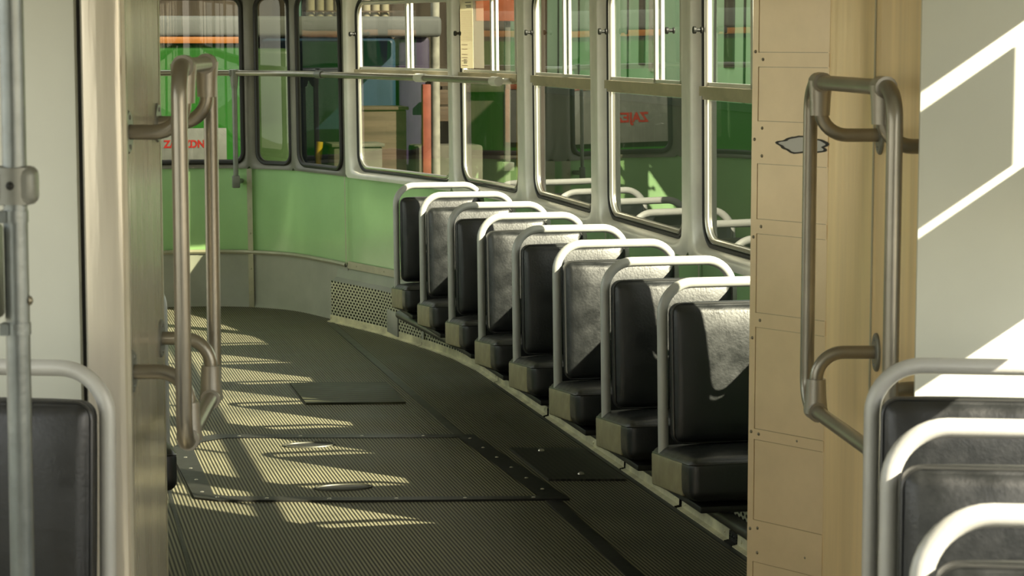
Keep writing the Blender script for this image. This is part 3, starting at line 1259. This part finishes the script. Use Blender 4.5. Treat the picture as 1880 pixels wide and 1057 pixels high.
# ------------------------------------------------------------------ window handrail round the back
rl = thing('window_handrail', 'thin metal handrail running across the rear and corner windows', 'handrail', (1.6, 12.2, 1.3))
sA = s_of(2.228, 9.87)
sB = SMAX - s_of(1.9, 11.6)
sJ = s_of(2.07, 10.91)
sK = s_of(1.74, 12.1)
zr = 1.322


def railseg(a, b, off=0.085, m_='rail', r=0.016):
    mb = MB()
    n = max(2, int((b - a) / 0.05))
    mb.tube([W(a + (b - a) * i / n, zr, off) for i in range(n + 1)], r, 12)
    return mb.build('rail_tube', m_, rl)


railseg(sA, sJ)
railseg(sJ, sK)
railseg(sK, sB)
for s_, m_, nm, ln in ((sA + 0.02, 'whitecap', 'end_cap', 0.05), (sJ, 'whitecap', 'rail_joint', 0.05), (sK, 'casting', 'rail_joint', 0.04)):
    mb = MB()
    pts = [W(s_ - ln, zr, 0.085), W(s_, zr, 0.085), W(s_ + ln, zr, 0.085)]
    mb.tube(pts, 0.021, 14)
    mb.tube([W(s_, zr, 0.085), W(s_, zr, 0.0)], 0.014, 10)
    o = mb.build(nm, m_, rl)
    if m_ == 'whitecap':
        o['label'] = 'white rail fitting'
sD = s_of(1.315, 12.855)
mb = MB()
mb.tube([W(sD, zr + 0.018, 0.085), W(sD, zr - 0.02, 0.085), W(sD, zr - 0.085, 0.085)], [0.024, 0.024, 0.017], 12)
mb.box(W(sD, zr, 0.085), (0.06, 0.036, 0.04), bev=0.008)
mb.build('tee_fitting', 'casting', rl)
mb = MB()
mb.tube([W(sD, zr, 0.085), W(sD, 0.74, 0.085)], 0.0145, 12)
mb.build('drop_tube', 'casting', rl)
mb = MB()
P = W(sD, 0.715, 0.085)
mb.box(P, (0.042, 0.042, 0.07), bev=0.006)
mb.tube([P, W(sD, 0.715, 0.0)], 0.014, 10)
mb.build('foot_socket', 'casting', rl)


# ------------------------------------------------------------------ the passage between the carriages
def vface(name, pts, z0, z1, m, th=0.02, kind=True, smooth=False):
    """thin upright sheet along plan points (world xy)"""
    mb = MB()
    prev = None
    for p in pts:
        cur = [mb.bm.verts.new((p.x, p.y, z0)), mb.bm.verts.new((p.x, p.y, z1))]
        if prev:
            mb.bm.faces.new((prev[0], cur[0], cur[1], prev[1]))
        prev = cur
    o = mb.build(name, m, smooth=smooth)
    if kind:
        structure(o)
    return o


def slab(name, a, b, th, z0, z1, m, bev=0.0):
    """upright panel from plan point a to b with thickness to the left of a->b"""
    a2, b2 = Vector((a.x, a.y)), Vector((b.x, b.y))
    t = (b2 - a2).normalized()
    n = Vector((-t.y, t.x)) * th
    mb = MB()
    mb.prism([a2, b2, b2 + n, a2 + n], z0, z1)
    o = mb.build(name, m, smooth=False)
    structure(o)
    return o


ZT = 2.2
# white end walls of the near carriage
slab('wall_front_right', C(0.752, 4.20), C(1.28, 4.14), 0.03, 0.0, ZT, 'white')
slab('wall_front_left', C(-1.45, 4.36), C(-0.812, 4.24), 0.03, 0.0, ZT, 'white')
# black gap, then the steel post and the jamb on the left
slab('trim_30', C(-0.83, 4.262), C(-0.78, 4.245), 0.02, 0.0, ZT, 'rubber')
def prism_c(name, pts, z0, z1, m, smooth=False):
    mb = MB()
    mb.prism([C(x, d).xy for x, d in pts], z0, z1)
    o = mb.build(name, m, smooth=smooth)
    return o


# left post: rounded leading edge then jamb going back
lp = [(-0.797, 4.225), (-0.790, 4.205), (-0.735, 4.20), (-0.722, 4.204), (-0.718, 4.215), (-0.7185, 4.24), (-0.733, 4.255), (-0.756, 4.885), (-0.764, 4.905), (-0.80, 4.91), (-0.80, 4.30)]
structure(prism_c('wall_post_left', lp, 0.0, ZT, 'steel_post', smooth=True))
structure(prism_c('trim_31', [(-0.7195, 4.212), (-0.7135, 4.216), (-0.7135, 4.232), (-0.7195, 4.236)], 0.0, ZT, 'trim'))
structure(prism_c('trim_32', [(-0.768, 4.905), (-0.757, 4.902), (-0.757, 4.918), (-0.768, 4.922)], 0.0, ZT, 'trim'))
# right jamb, curved joint cover, angled partition
rj = [(0.815, 4.235), (0.812, 4.26), (0.786, 4.87), (0.788, 4.95), (0.87, 4.96), (0.87, 4.24)]
structure(prism_c('wall_jamb_right', rj, 0.0, ZT, 'steel_warm'))
curve = [C(0.792, 4.955), C(0.786, 4.99), C(0.775, 5.03), C(0.758, 5.075), C(0.742, 5.115), C(0.727, 5.15), C(0.7165, 5.18)]
vface('wall_joint_cover', curve, 0.0, ZT, 'steel_warm', smooth=True)
structure(prism_c('trim_33', [(0.786, 4.945), (0.793, 4.945), (0.793, 4.962), (0.786, 4.962)], 0.0, ZT, 'trim'))

# angled riveted partition
pa, pb_ = C(0.7165, 5.18), C(0.568, 5.362)
pdir = (pb_ - pa).normalized()
plen = (pb_ - pa).length
pn = Vector((-pdir.y, pdir.x, 0))
if pn.dot(-FW) < 0:
    pn = -pn


def PP(u, z, off=0.0):
    p = pa + pdir * (u * plen) + pn * off
    return Vector((p.x, p.y, z))


part = thing('riveted_partition', 'beige riveted sheet metal partition with horizontal seam strips at the passage', 'partition', PP(0.5, 0, 0))
part['kind'] = 'structure'


def pbox(mb, u0, u1, z0, z1, o0, o1):
    vs = []
    for z in (z0, z1):
        for u, o_ in ((u0, o0), (u1, o0), (u1, o1), (u0, o1)):
            vs.append(mb.bm.verts.new(PP(u, z, o_)))
    for f in ((0, 1, 2, 3), (7, 6, 5, 4), (0, 4, 5, 1), (1, 5, 6, 2), (2, 6, 7, 3), (3, 7, 4, 0)):
        mb.bm.faces.new([vs[i] for i in f])


mb = MB()
pbox(mb, -0.03, 1.0, 0.0, ZT, -0.03, 0.0)
mb.build('backing', 'screw', part, smooth=False)
mb = MB()
pbox(mb, 0.925, 1.005, 0.0, ZT, -0.032, 0.004)
mb.build('edge_strip', 'beige', part, smooth=False)
strips = [(1.440, 1.473), (1.214, 1.313), (1.049, 1.083), (0.827, 0.861), (0.558, 0.583), (0.262, 0.363), (1.60, 1.66)]
edges = [0.0] + sorted(v for ab in strips for v in ab) + [ZT]
for a, b in zip(edges[0::2], edges[1::2]):
    mb = MB()
    pbox(mb, -0.03, 0.917, a + 0.0012, b - 0.0012, 0.0, 0.003)
    mb.build('panel', 'beige', part, smooth=False)
for a, b in strips:
    mb = MB()
    pbox(mb, -0.03, 0.925, a, b, 0.0, 0.004)
    mb.build('seam_strip', 'beige', part, smooth=False)
mb = MB()
for z in (1.457, 1.297, 1.232, 1.066, 0.844, 0.572, 0.345, 0.285):
    mb.dome(PP(0.86, z, 0.004), pn, 0.0042)
for z in (1.475, 1.27, 1.04, 0.80, 0.575, 0.34):
    mb.dome(PP(0.965, z, 0.004), pn, 0.0042)
mb.dome(PP(0.2, 0.30, 0.0025), pn, 0.004)
mb.dome(PP(0.33, 0.572, 0.0025), pn, 0.004)
mb.build('rivets', 'screw', part)
# patch with a burnt outline
mb = MB()
def blob(k, n, grow):
    a = 2 * PI * k / n
    rr = 1 + 0.10 * math.sin(5 * a + 1) + 0.06 * math.sin(9 * a)
    return (0.30 + (0.28 * rr + grow) * math.cos(a) * 1.06, 1.262 + (0.0165 * rr + grow * 0.085) * math.sin(a))


n = 40
f = mb.bm.faces.new([mb.bm.verts.new(PP(*blob(k, n, 0.0), 0.0045)) for k in range(n)])
mb.build('bare_patch', 'pale_mark', part, smooth=False)
mb = MB()
ro = [mb.bm.verts.new(PP(*blob(k, n, 0.035 + 0.015 * random.random()), 0.0049)) for k in range(n)]
ri = [mb.bm.verts.new(PP(*blob(k, n, -0.005), 0.0051)) for k in range(n)]
for k in range(n):
    mb.bm.faces.new((ro[k], ro[(k + 1) % n], ri[(k + 1) % n], ri[k]))
mb.build('burnt_outline', 'black_mark', part, smooth=False)

# far carriage front walls and the bellows (unseen; they close the passage, bellows cream to bounce light in)
slab('wall_front_far', PP(1.0, 0, -0.03), Vector((2.30, 5.12, 0)), -0.03, 0.0, ZT, 'white')
slab('wall_bellows_right', C(1.28, 4.15), Vector((2.33, 5.0, 0)), 0.02, 0.0, ZT, 'ceiling')
slab('wall_bellows_left', C(-1.45, 4.38), Vector((-0.33, 5.0, 0)), 0.02, 0.0, ZT, 'ceiling')
mb = MB()
mb.prism([C(-1.5, 4.1).xy, C(1.35, 4.1).xy, (2.4, 5.0), (-0.4, 5.0)], 2.2, 2.24)
structure(mb.build('ceiling_joint', 'ceiling', smooth=False))
mb = MB()
mb.prism([C(-1.5, 4.1).xy, C(1.35, 4.1).xy, (2.38, 5.0), (-0.38, 5.0)], -0.06, -0.001)
structure(mb.build('floor_joint', 'floor', smooth=False))

# near carriage shell
def near_x(x, d):
    return C(x + 0.112 * (d - 3.93), d)


mb = MB()
mb.prism([near_x(-1.32, 4.22).xy, near_x(1.24, 4.16).xy, near_x(1.24, -1.5).xy, near_x(-1.32, -1.5).xy], -0.06, 0.097)
structure(mb.build('floor_near', 'plinth', smooth=False))
mb = MB()
mb.prism([near_x(-1.32, 4.3).xy, near_x(1.27, 4.2).xy, near_x(1.27, -1.5).xy, near_x(-1.32, -1.5).xy], 2.2, 2.24)
structure(mb.build('ceiling_near', 'ceiling', smooth=False))


def near_wall(name, x, th, blocks, m='white'):
    mb = MB()
    for d0, d1, z0, z1 in blocks:
        a, b = near_x(x, d0), near_x(x, d1)
        a2, b2 = near_x(x + th, d1), near_x(x + th, d0)
        mb.prism([a.xy, b.xy, a2.xy, b2.xy], z0, z1)
    o = mb.build(name, m, smooth=False)
    structure(o)


RB = [(-1.5, 4.16, 0.0, 0.84), (-1.5, 4.16, 1.775, 2.2),
      (3.28, 4.16, 1.218, 1.503), (3.28, 3.952, 1.522, 1.738), (3.22, 3.30, 0.84, 1.775),  # bars invented to cut the slanted sun pattern on the white panel
      (2.0, 2.06, 0.84, 1.775), (0.74, 0.80, 0.84, 1.775), (-0.52, -0.46, 0.84, 1.775), (4.13, 4.16, 0.84, 1.775)]
near_wall('wall_near_right', 1.24, 0.004, RB)
LB = [(-1.5, 4.3, 0.0, 0.84), (-1.5, 4.3, 1.71, 2.2)] + [(d, d + 0.1, 0.84, 1.71) for d in (-1.5, -0.3, 0.96, 2.2, 3.4, 4.2)]
near_wall('wall_near_left', -1.32, -0.03, LB)


structure(slab('wall_near_back', near_x(1.24, -1.52), near_x(-1.32, -1.52), 0.03, 0.0, 2.2, 'dado'))  # unseen wall added to keep sky reflections off the near seats

# ------------------------------------------------------------------ grab loops at the passage
def grab_loop(name, label, side):
    """side -1 left, +1 right"""
    if side < 0:
        dn, df = 4.25, 4.93
        xs = lambda d: -0.620 - (d - 4.25) * 0.046
        zt, zb = 1.452, 0.737
        jx = lambda d: -0.734 - (d - 4.33) * 0.042
        zu, zl = 1.327, 0.866
        dcn, dcf = 4.345, 4.84
    else:
        dn, df = 4.25, 4.95
        xs = lambda d: 0.714 - (d - 4.25) * 0.094
        zt, zb = 1.412, 0.705
        jx = lambda d: 0.810 - (d - 4.33) * 0.044
        zu, zl = 1.300, 0.833
        dcn, dcf = 4.34, 4.86
    root = thing(name, label, 'grab rail', C(xs(4.6), 4.6, zb), PROT)
    r = 0.0155
    P = lambda d, z: C(xs(d), d, z)
    mb = MB()
    dm = (dn + df) / 2
    loop = fillet([P(dm, zt), P(dn, zt), P(dn, zb), P(df, zb), P(df, zt), P(dm, zt)], 0.062, 9)[:-1]
    mb.tube(loop, r, 16, closed=True)
    mb.build('loop_tube', 'rail', root)
    for dc, jd in ((dcn, dcn), (dcf, dcf)):
        for zbar, zs, sg in ((zt, zu, 1), (zb, zl, -1)):
            bx = xs(dc)
            jxx = jx(jd)
            # clamp wraps the bar and holds the support tube
            mb = MB()
            a, b = P(dc - 0.026, zbar), P(dc + 0.026, zbar)
            mb.tube([a, b], 0.0215, 16)
            mb.tube([C(bx, dc, zbar + 0.004 * sg), C(bx, dc, zbar - sg * 0.03), C(bx, dc, zbar - sg * 0.07)], [0.0255, 0.0225, 0.0205], 16)
            mb.build('clamp', 'clamp', root)
            mb = MB()
            end = C(jxx, dc, zs)
            pts = fillet([C(bx, dc, zbar - sg * 0.05), C(bx, dc, zs), end], 0.058, 9)
            mb.tube(pts, 0.0145, 14)
            mb.build('support_tube', 'rail', root)
            mb = MB()
            ax = (C(bx, dc, zs) - end).normalized()
            mb.disc(end - ax * 0.004, ax, 0.042, 0.010, 24, 0.003)
            for q in (1, -1):
                mb.dome(end + ax * 0.006 + Vector((0, 0, q * 0.028)), ax, 0.005)
            mb.build('flange', 'casting', root)
    return root


grab_loop('grab_rail', 'tall looped grab rail on the left steel post of the passage', -1)
grab_loop('grab_rail', 'tall looped grab rail on the right jamb before the beige partition', 1)

# ------------------------------------------------------------------ pole with its fittings, lower left
px = lambda z: -0.681 + 0.0 * z
pole = thing('grab_pole', 'galvanised upright pole with clamp fittings at the left edge', 'pole', C(-0.679, 3.1, 0.097), PROT)
mb = MB()
mb.tube([C(-0.676, 3.1, 2.2), C(-0.679, 3.1, 1.0), C(-0.684, 3.1, 0.097)], 0.0165, 20)
mb.build('pole_tube', 'galv', pole)
mb = MB()
mb.box(C(-0.695, 3.1, 1.304), (0.095, 0.046, 0.053), (0, 0, PROT), bev=0.012, seg=3)
mb.tube([C(-0.679, 3.1, 1.279), C(-0.679, 3.1, 1.329)], 0.027, 18)
mb.build('tee_clamp', 'casting', pole)
mb = MB()
mb.dome(C(-0.679, 3.072, 1.305), -FW, 0.006)
mb.build('clamp_screw', 'dark', pole)
for z in (1.262, 1.108):
    mb = MB()
    mb.tube([C(-0.68, 3.1, z - 0.008), C(-0.68, 3.1, z + 0.008)], 0.0195, 18)
    mb.box(C(-0.693, 3.085, z), (0.012, 0.012, 0.016), (0, 0, PROT))
    mb.build('collar', 'galv', pole)
mb = MB()
mb.dome(C(-0.662, 3.1, 1.146), RT, 0.007, 0.005)
mb.build('side_bolt', 'screw', pole)
bx_ = thing('ticket_validator', 'grey box clamped to the upright pole at the left edge, mostly cut off', 'box', C(-0.745, 3.1, 1.115), PROT)
mb = MB()
mb.box(C(-0.747, 3.1, 1.185), (0.088, 0.075, 0.13), (0, 0, PROT), bev=0.006)
mb.build('housing', 'casting', bx_)
for z in (1.15, 1.205):
    mb = MB()
    mb.dome(C(-0.708, 3.062, z), -FW, 0.005)
    mb.build('screw', 'dark', bx_)

# ------------------------------------------------------------------ outside
GZ = -0.85
mb = MB()
mb.box((3, 14, GZ - 0.05), (60, 70, 0.1))
structure(mb.build('ground', 'asphalt', smooth=False))

# bright green bus parked behind
bus = thing('parked_bus', 'bright green parked vehicle behind the rear window with grey roof edge', 'bus', (-1.0, 15.9, GZ))
mb = MB()
mb.box((-1.35, 16.2, 0.47), (5.95, 1.4, 2.04), bev=0.06, seg=3)
mb.build('body', 'lime', bus)
mb = MB()
mb.box((-1.35, 16.2, 0.12), (6.0, 1.38, 1.2), bev=0.05, seg=2)
mb.box((1.78, 16.0, 0.53), (0.30, 0.95, 1.84), bev=0.04, seg=3)
mb.build('flank', 'limedark', bus)
mb = MB()
mb.box((-1.35, 15.49, 1.505), (5.95, 0.05, 0.044), bev=0.006)
o = mb.build('orange_strip', 'orange', bus)
for x in (-3.4, 1.2):
    mb = MB()
    mb.tube([(x, 15.62, GZ + 0.42), (x, 15.44, GZ + 0.42)], 0.42, 28)
    mb.tube([(x, 15.44, GZ + 0.42), (x, 15.42, GZ + 0.42)], [0.22, 0.18], 20)
    mb.build('wheel', 'tyre', bus)
tp = thing('tarpaulin_roll', 'long grey tarpaulin roof edge lying along the top of the green vehicle and beyond', 'tarpaulin', (0.5, 16.1, 1.5))
mb = MB()
mb.box((0.0, 15.95, 1.597), (5.95, 0.9, 0.14), bev=0.03, seg=3)
mb.build('near_sheet', 'tarp', tp)
sg = thing('sign_board', 'worn white board with red stencilled letters below the green vehicle panel', 'sign', (1.2, 15.46, 0.68))
mb = MB()
mb.box((1.215, 15.465, 0.799), (0.53, 0.02, 0.231), bev=0.003)
mb.build('board', 'sign', sg)
cu = bpy.data.curves.new('lettering', 'FONT')
cu.body = 'ZAJEZDNA'
cu.size = 0.1
cu.extrude = 0.001
cu.offset = 0.0035
cu.space_character = 1.0
to = bpy.data.objects.new('lettering', cu)
COL.objects.link(to)
dg = bpy.context.evaluated_depsgraph_get()
me = bpy.data.meshes.new_from_object(to.evaluated_get(dg))
bpy.data.objects.remove(to)
xs_ = [v.co.x for v in me.vertices]
ys_ = [v.co.y for v in me.vertices]
fx = 0.325 / (max(xs_) - min(xs_))
fy = 0.068 / (max(ys_) - min(ys_))
for v in me.vertices:
    v.co = Vector(((v.co.x - min(xs_)) * fx, 0.0 - v.co.z, (v.co.y - min(ys_)) * fy))
me.materials.append(M['red'])
lt = bpy.data.objects.new('lettering', me)
COL.objects.link(lt)
lt.parent = sg
lt.location = Vector((1.056, 15.4535, 0.768)) - Vector((1.2, 15.46, 0.68))
lt['label'] = 'red stencilled word ZAJEZDNA'
sg2 = thing('sign_board', 'wide orange-edged white board with red stencilled letters, mirrored in the side windows', 'sign', (0.33, 15.46, 0.72))
mb = MB()
mb.box((0.33, 15.465, 0.93), (0.82, 0.02, 0.38), bev=0.003)
mb.build('board', 'sign', sg2)
for bx0, bz0, bw, bh in ((0.33, 1.15, 0.90, 0.07), (-0.105, 0.93, 0.05, 0.38)):
    mb = MB()
    mb.box((bx0, 15.462, bz0), (bw, 0.03, bh), bev=0.006)
    o = mb.build('edging', 'rust', sg2)
    o['label'] = 'orange red edging strip'
lt2 = lt.copy()
COL.objects.link(lt2)
lt2.parent = sg2
lt2.scale = (1.35, 1, 1.35)
lt2.location = Vector((0.06, 15.4535, 0.86)) - Vector((0.33, 15.46, 0.72))

# things stacked beyond the corner windows
mb = MB()
mb.box((2.36, 16.8, 1.59), (1.5, 0.5, 0.10), bev=0.02)
tag(mb.build('grey_beam', 'tarp', smooth=True), 'long pale grey beam lying on the blue sheeted stack', 'beam')
mb = MB()
mb.box((2.34, 16.9, 0.34), (1.0, 0.66, 2.38), bev=0.05, seg=3)
tag(mb.build('blue_stack', 'blue'), 'tall blue sheeted stack seen through the corner windows', 'stack')
mb = MB()
mb.box((2.98, 16.75, 0.34), (0.24, 0.25, 2.38), bev=0.03)
tag(mb.build('purple_bale', 'purple'), 'narrow purple sheeted bale beside the white peeling post', 'bale')
rackx = 2.38
for k in range(9):
    mb = MB()
    x = 2.33 + k * 0.072
    mb.tube([(x, 17.5, 1.56), (x, 17.5, 2.6)], 0.034, 14)
    tag(mb.build('cream_pipe', 'creampipe'), 'upright cream pipe in the bundle above the grey beam', 'pipe', 'bundle of cream pipes above the grey beam')
mb = MB()
mb.box((2.63, 17.5, 1.51), (0.68, 0.2, 0.08), bev=0.01)
mb.box((2.63, 17.45, 1.725), (0.68, 0.01, 0.012))
mb.box((2.63, 17.68, 0.5), (0.68, 0.1, 2.7))
tag(mb.build('pipe_rack', 'timber'), 'brown timber rack holding the upright cream pipes', 'rack')
mb = MB()
mb.box((2.21, 17.55, 1.0), (0.12, 0.05, 3.6), bev=0.005)
tag(mb.build('turquoise_board', 'turq'), 'upright turquoise board left of the cream pipes', 'board')
mb = MB()
mb.tube([(2.15, 15.8, GZ), (2.15, 15.8, 0.60), (2.152, 15.8, 0.69)], 0.02, 12)
mb.tube([(2.152, 15.8, 0.69), (2.16, 15.8, 0.80)], 0.024, 14)
tag(mb.build('yellow_marker', 'yellow'), 'short bright yellow marker post behind the corner window', 'post')
mb = MB()
mb.tube([(3.02, 16.0, GZ), (3.02, 16.0, 2.6)], [0.036, 0.031], 16)
tag(mb.build('white_post', 'peeling'), 'round post with peeling white paint outside the corner side window', 'post')
mb = MB()
mb.box((2.935, 15.9, 0.17), (0.06, 0.06, 2.05), bev=0.006)
tag(mb.build('red_post', 'redpost'), 'square faded red post outside the corner side window', 'post')
for z in (1.10, 0.98, 1.23):
    mb = MB()
    mb.box((3.06, 16.05, z), (0.2, 0.05, 0.105), bev=0.006)
    tag(mb.build('timber_board', 'timber'), 'short weathered timber board fixed beside the faded red post', 'board', 'timber boards by the red post')
mb = MB()
mb.box((3.15, 16.3, -0.05), (0.5, 0.3, 1.6), bev=0.02)
structure(mb.build('wall_yard', 'concrete'))
mb = MB()
mb.box((3.46, 16.6, 0.2), (0.62, 0.2, 2.1), bev=0.01)
mb.box((3.46, 16.45, 1.15), (0.62, 0.06, 0.05), bev=0.005)
structure(mb.build('wall_shed', 'shed'))
gp = thing('grey_post', 'slim grey post with a small box outside the side window, carrying an orange panel', 'post', (2.548, 11.5, GZ))
mb = MB()
mb.box((2.548, 11.5, 0.9), (0.03, 0.03, 3.5), bev=0.005)
mb.build('shaft', 'greypost', gp)
mb = MB()
mb.box((2.548, 11.475, 0.855), (0.055, 0.05, 0.045), bev=0.006)
mb.build('junction_box', 'greypost', gp)
mb = MB()
mb.box((2.487, 11.46, 2.1), (0.23, 0.03, 1.0), bev=0.006)
o = mb.build('orange_panel', 'rust', gp)  # placed and sized to keep the sun off the corner window
o['label'] = 'orange red panel on the post'
mb = MB()
mb.box((3.645, 16.0, 0.28), (0.055, 0.055, 2.26), bev=0.01)
tag(mb.build('yellow_post', 'yellow'), 'yellow post with worn paint outside the side window', 'post')

for (x, y, z0, sx, sz, m_, lab) in ((2.62, 16.2, GZ, 0.40, 1.86, 'timber', 'tall brown timber crate added for a window reflection, left of the faded red post'),
                               (2.40, 15.75, GZ, 0.34, 1.62, 'concrete', 'pale grey crate added for a window reflection, in front of the brown timber crate')):
    cr = thing('crate', lab, 'crate', (x, y, z0))  # both crates are added in place of a brownish reflection in the pane
    mb = MB()
    mb.box((x, y, z0 + sz / 2), (sx, 0.3, sz), bev=0.012)
    mb.build('box', m_, cr)
    mb = MB()
    mb.box((x, y, z0 + sz + 0.012), (sx + 0.03, 0.33, 0.024), bev=0.005)
    mb.build('lid', m_, cr)

# pale green tram standing alongside
tr = thing('green_tram', 'pale green tram standing outside the right-hand windows', 'tram', (6.4, 20, GZ))
mb = MB()
mb.box((6.45, 19.0, 1.05), (2.4, 9.4, 3.3), bev=0.1, seg=3)
mb.build('body', 'mint_tram', tr)
for y in (15.75, 16.45, 16.9, 18.05, 18.9, 19.55, 20.6, 21.4):
    mb = MB()
    mb.box((5.246, y, 1.1), (0.012, 0.03, 2.9))
    mb.build('panel_seam', 'seam', tr)
for y, wd in ((16.1, 0.22), (18.45, 0.16)):
    mb = MB()
    mb.box((5.245, y, 1.75), (0.016, wd, 0.9))
    mb.build('side_window', 'darkglass', tr)
mb = MB()
mb.box((5.236, 21.95, 1.1), (0.03, 0.14, 2.8), bev=0.004)
mb.build('orange_door_post', 'orange', tr)
mb = MB()
mb.box((5.24, 18.15, 1.75), (0.02, 0.1, 1.0))
mb.build('tan_post', 'trim', tr)
mb = MB()
mb.box((5.24, 19, 1.02), (0.03, 9.2, 0.06))
mb.build('waist_band', 'seam', tr)
mb = MB()
mb.box((5.243, 19, 0.35), (0.02, 9.2, 1.3), bev=0.004)  # painted dark like shade so the reflections in the lower panes show
o = mb.build('shaded_lower_side', 'tramlow_shade', tr)
o['label'] = 'lower side panels painted dark as if in shade'
for y in (16.2, 21.5):
    mb = MB()
    mb.tube([(5.30, y, GZ + 0.36), (5.42, y, GZ + 0.36)], 0.36, 24)
    mb.build('wheel', 'tyre', tr)
# yard backdrop
mb = MB()
mb.box((2, 27, 2.2), (34, 0.4, 6.2))
structure(mb.build('wall_depot', 'shed', smooth=False))
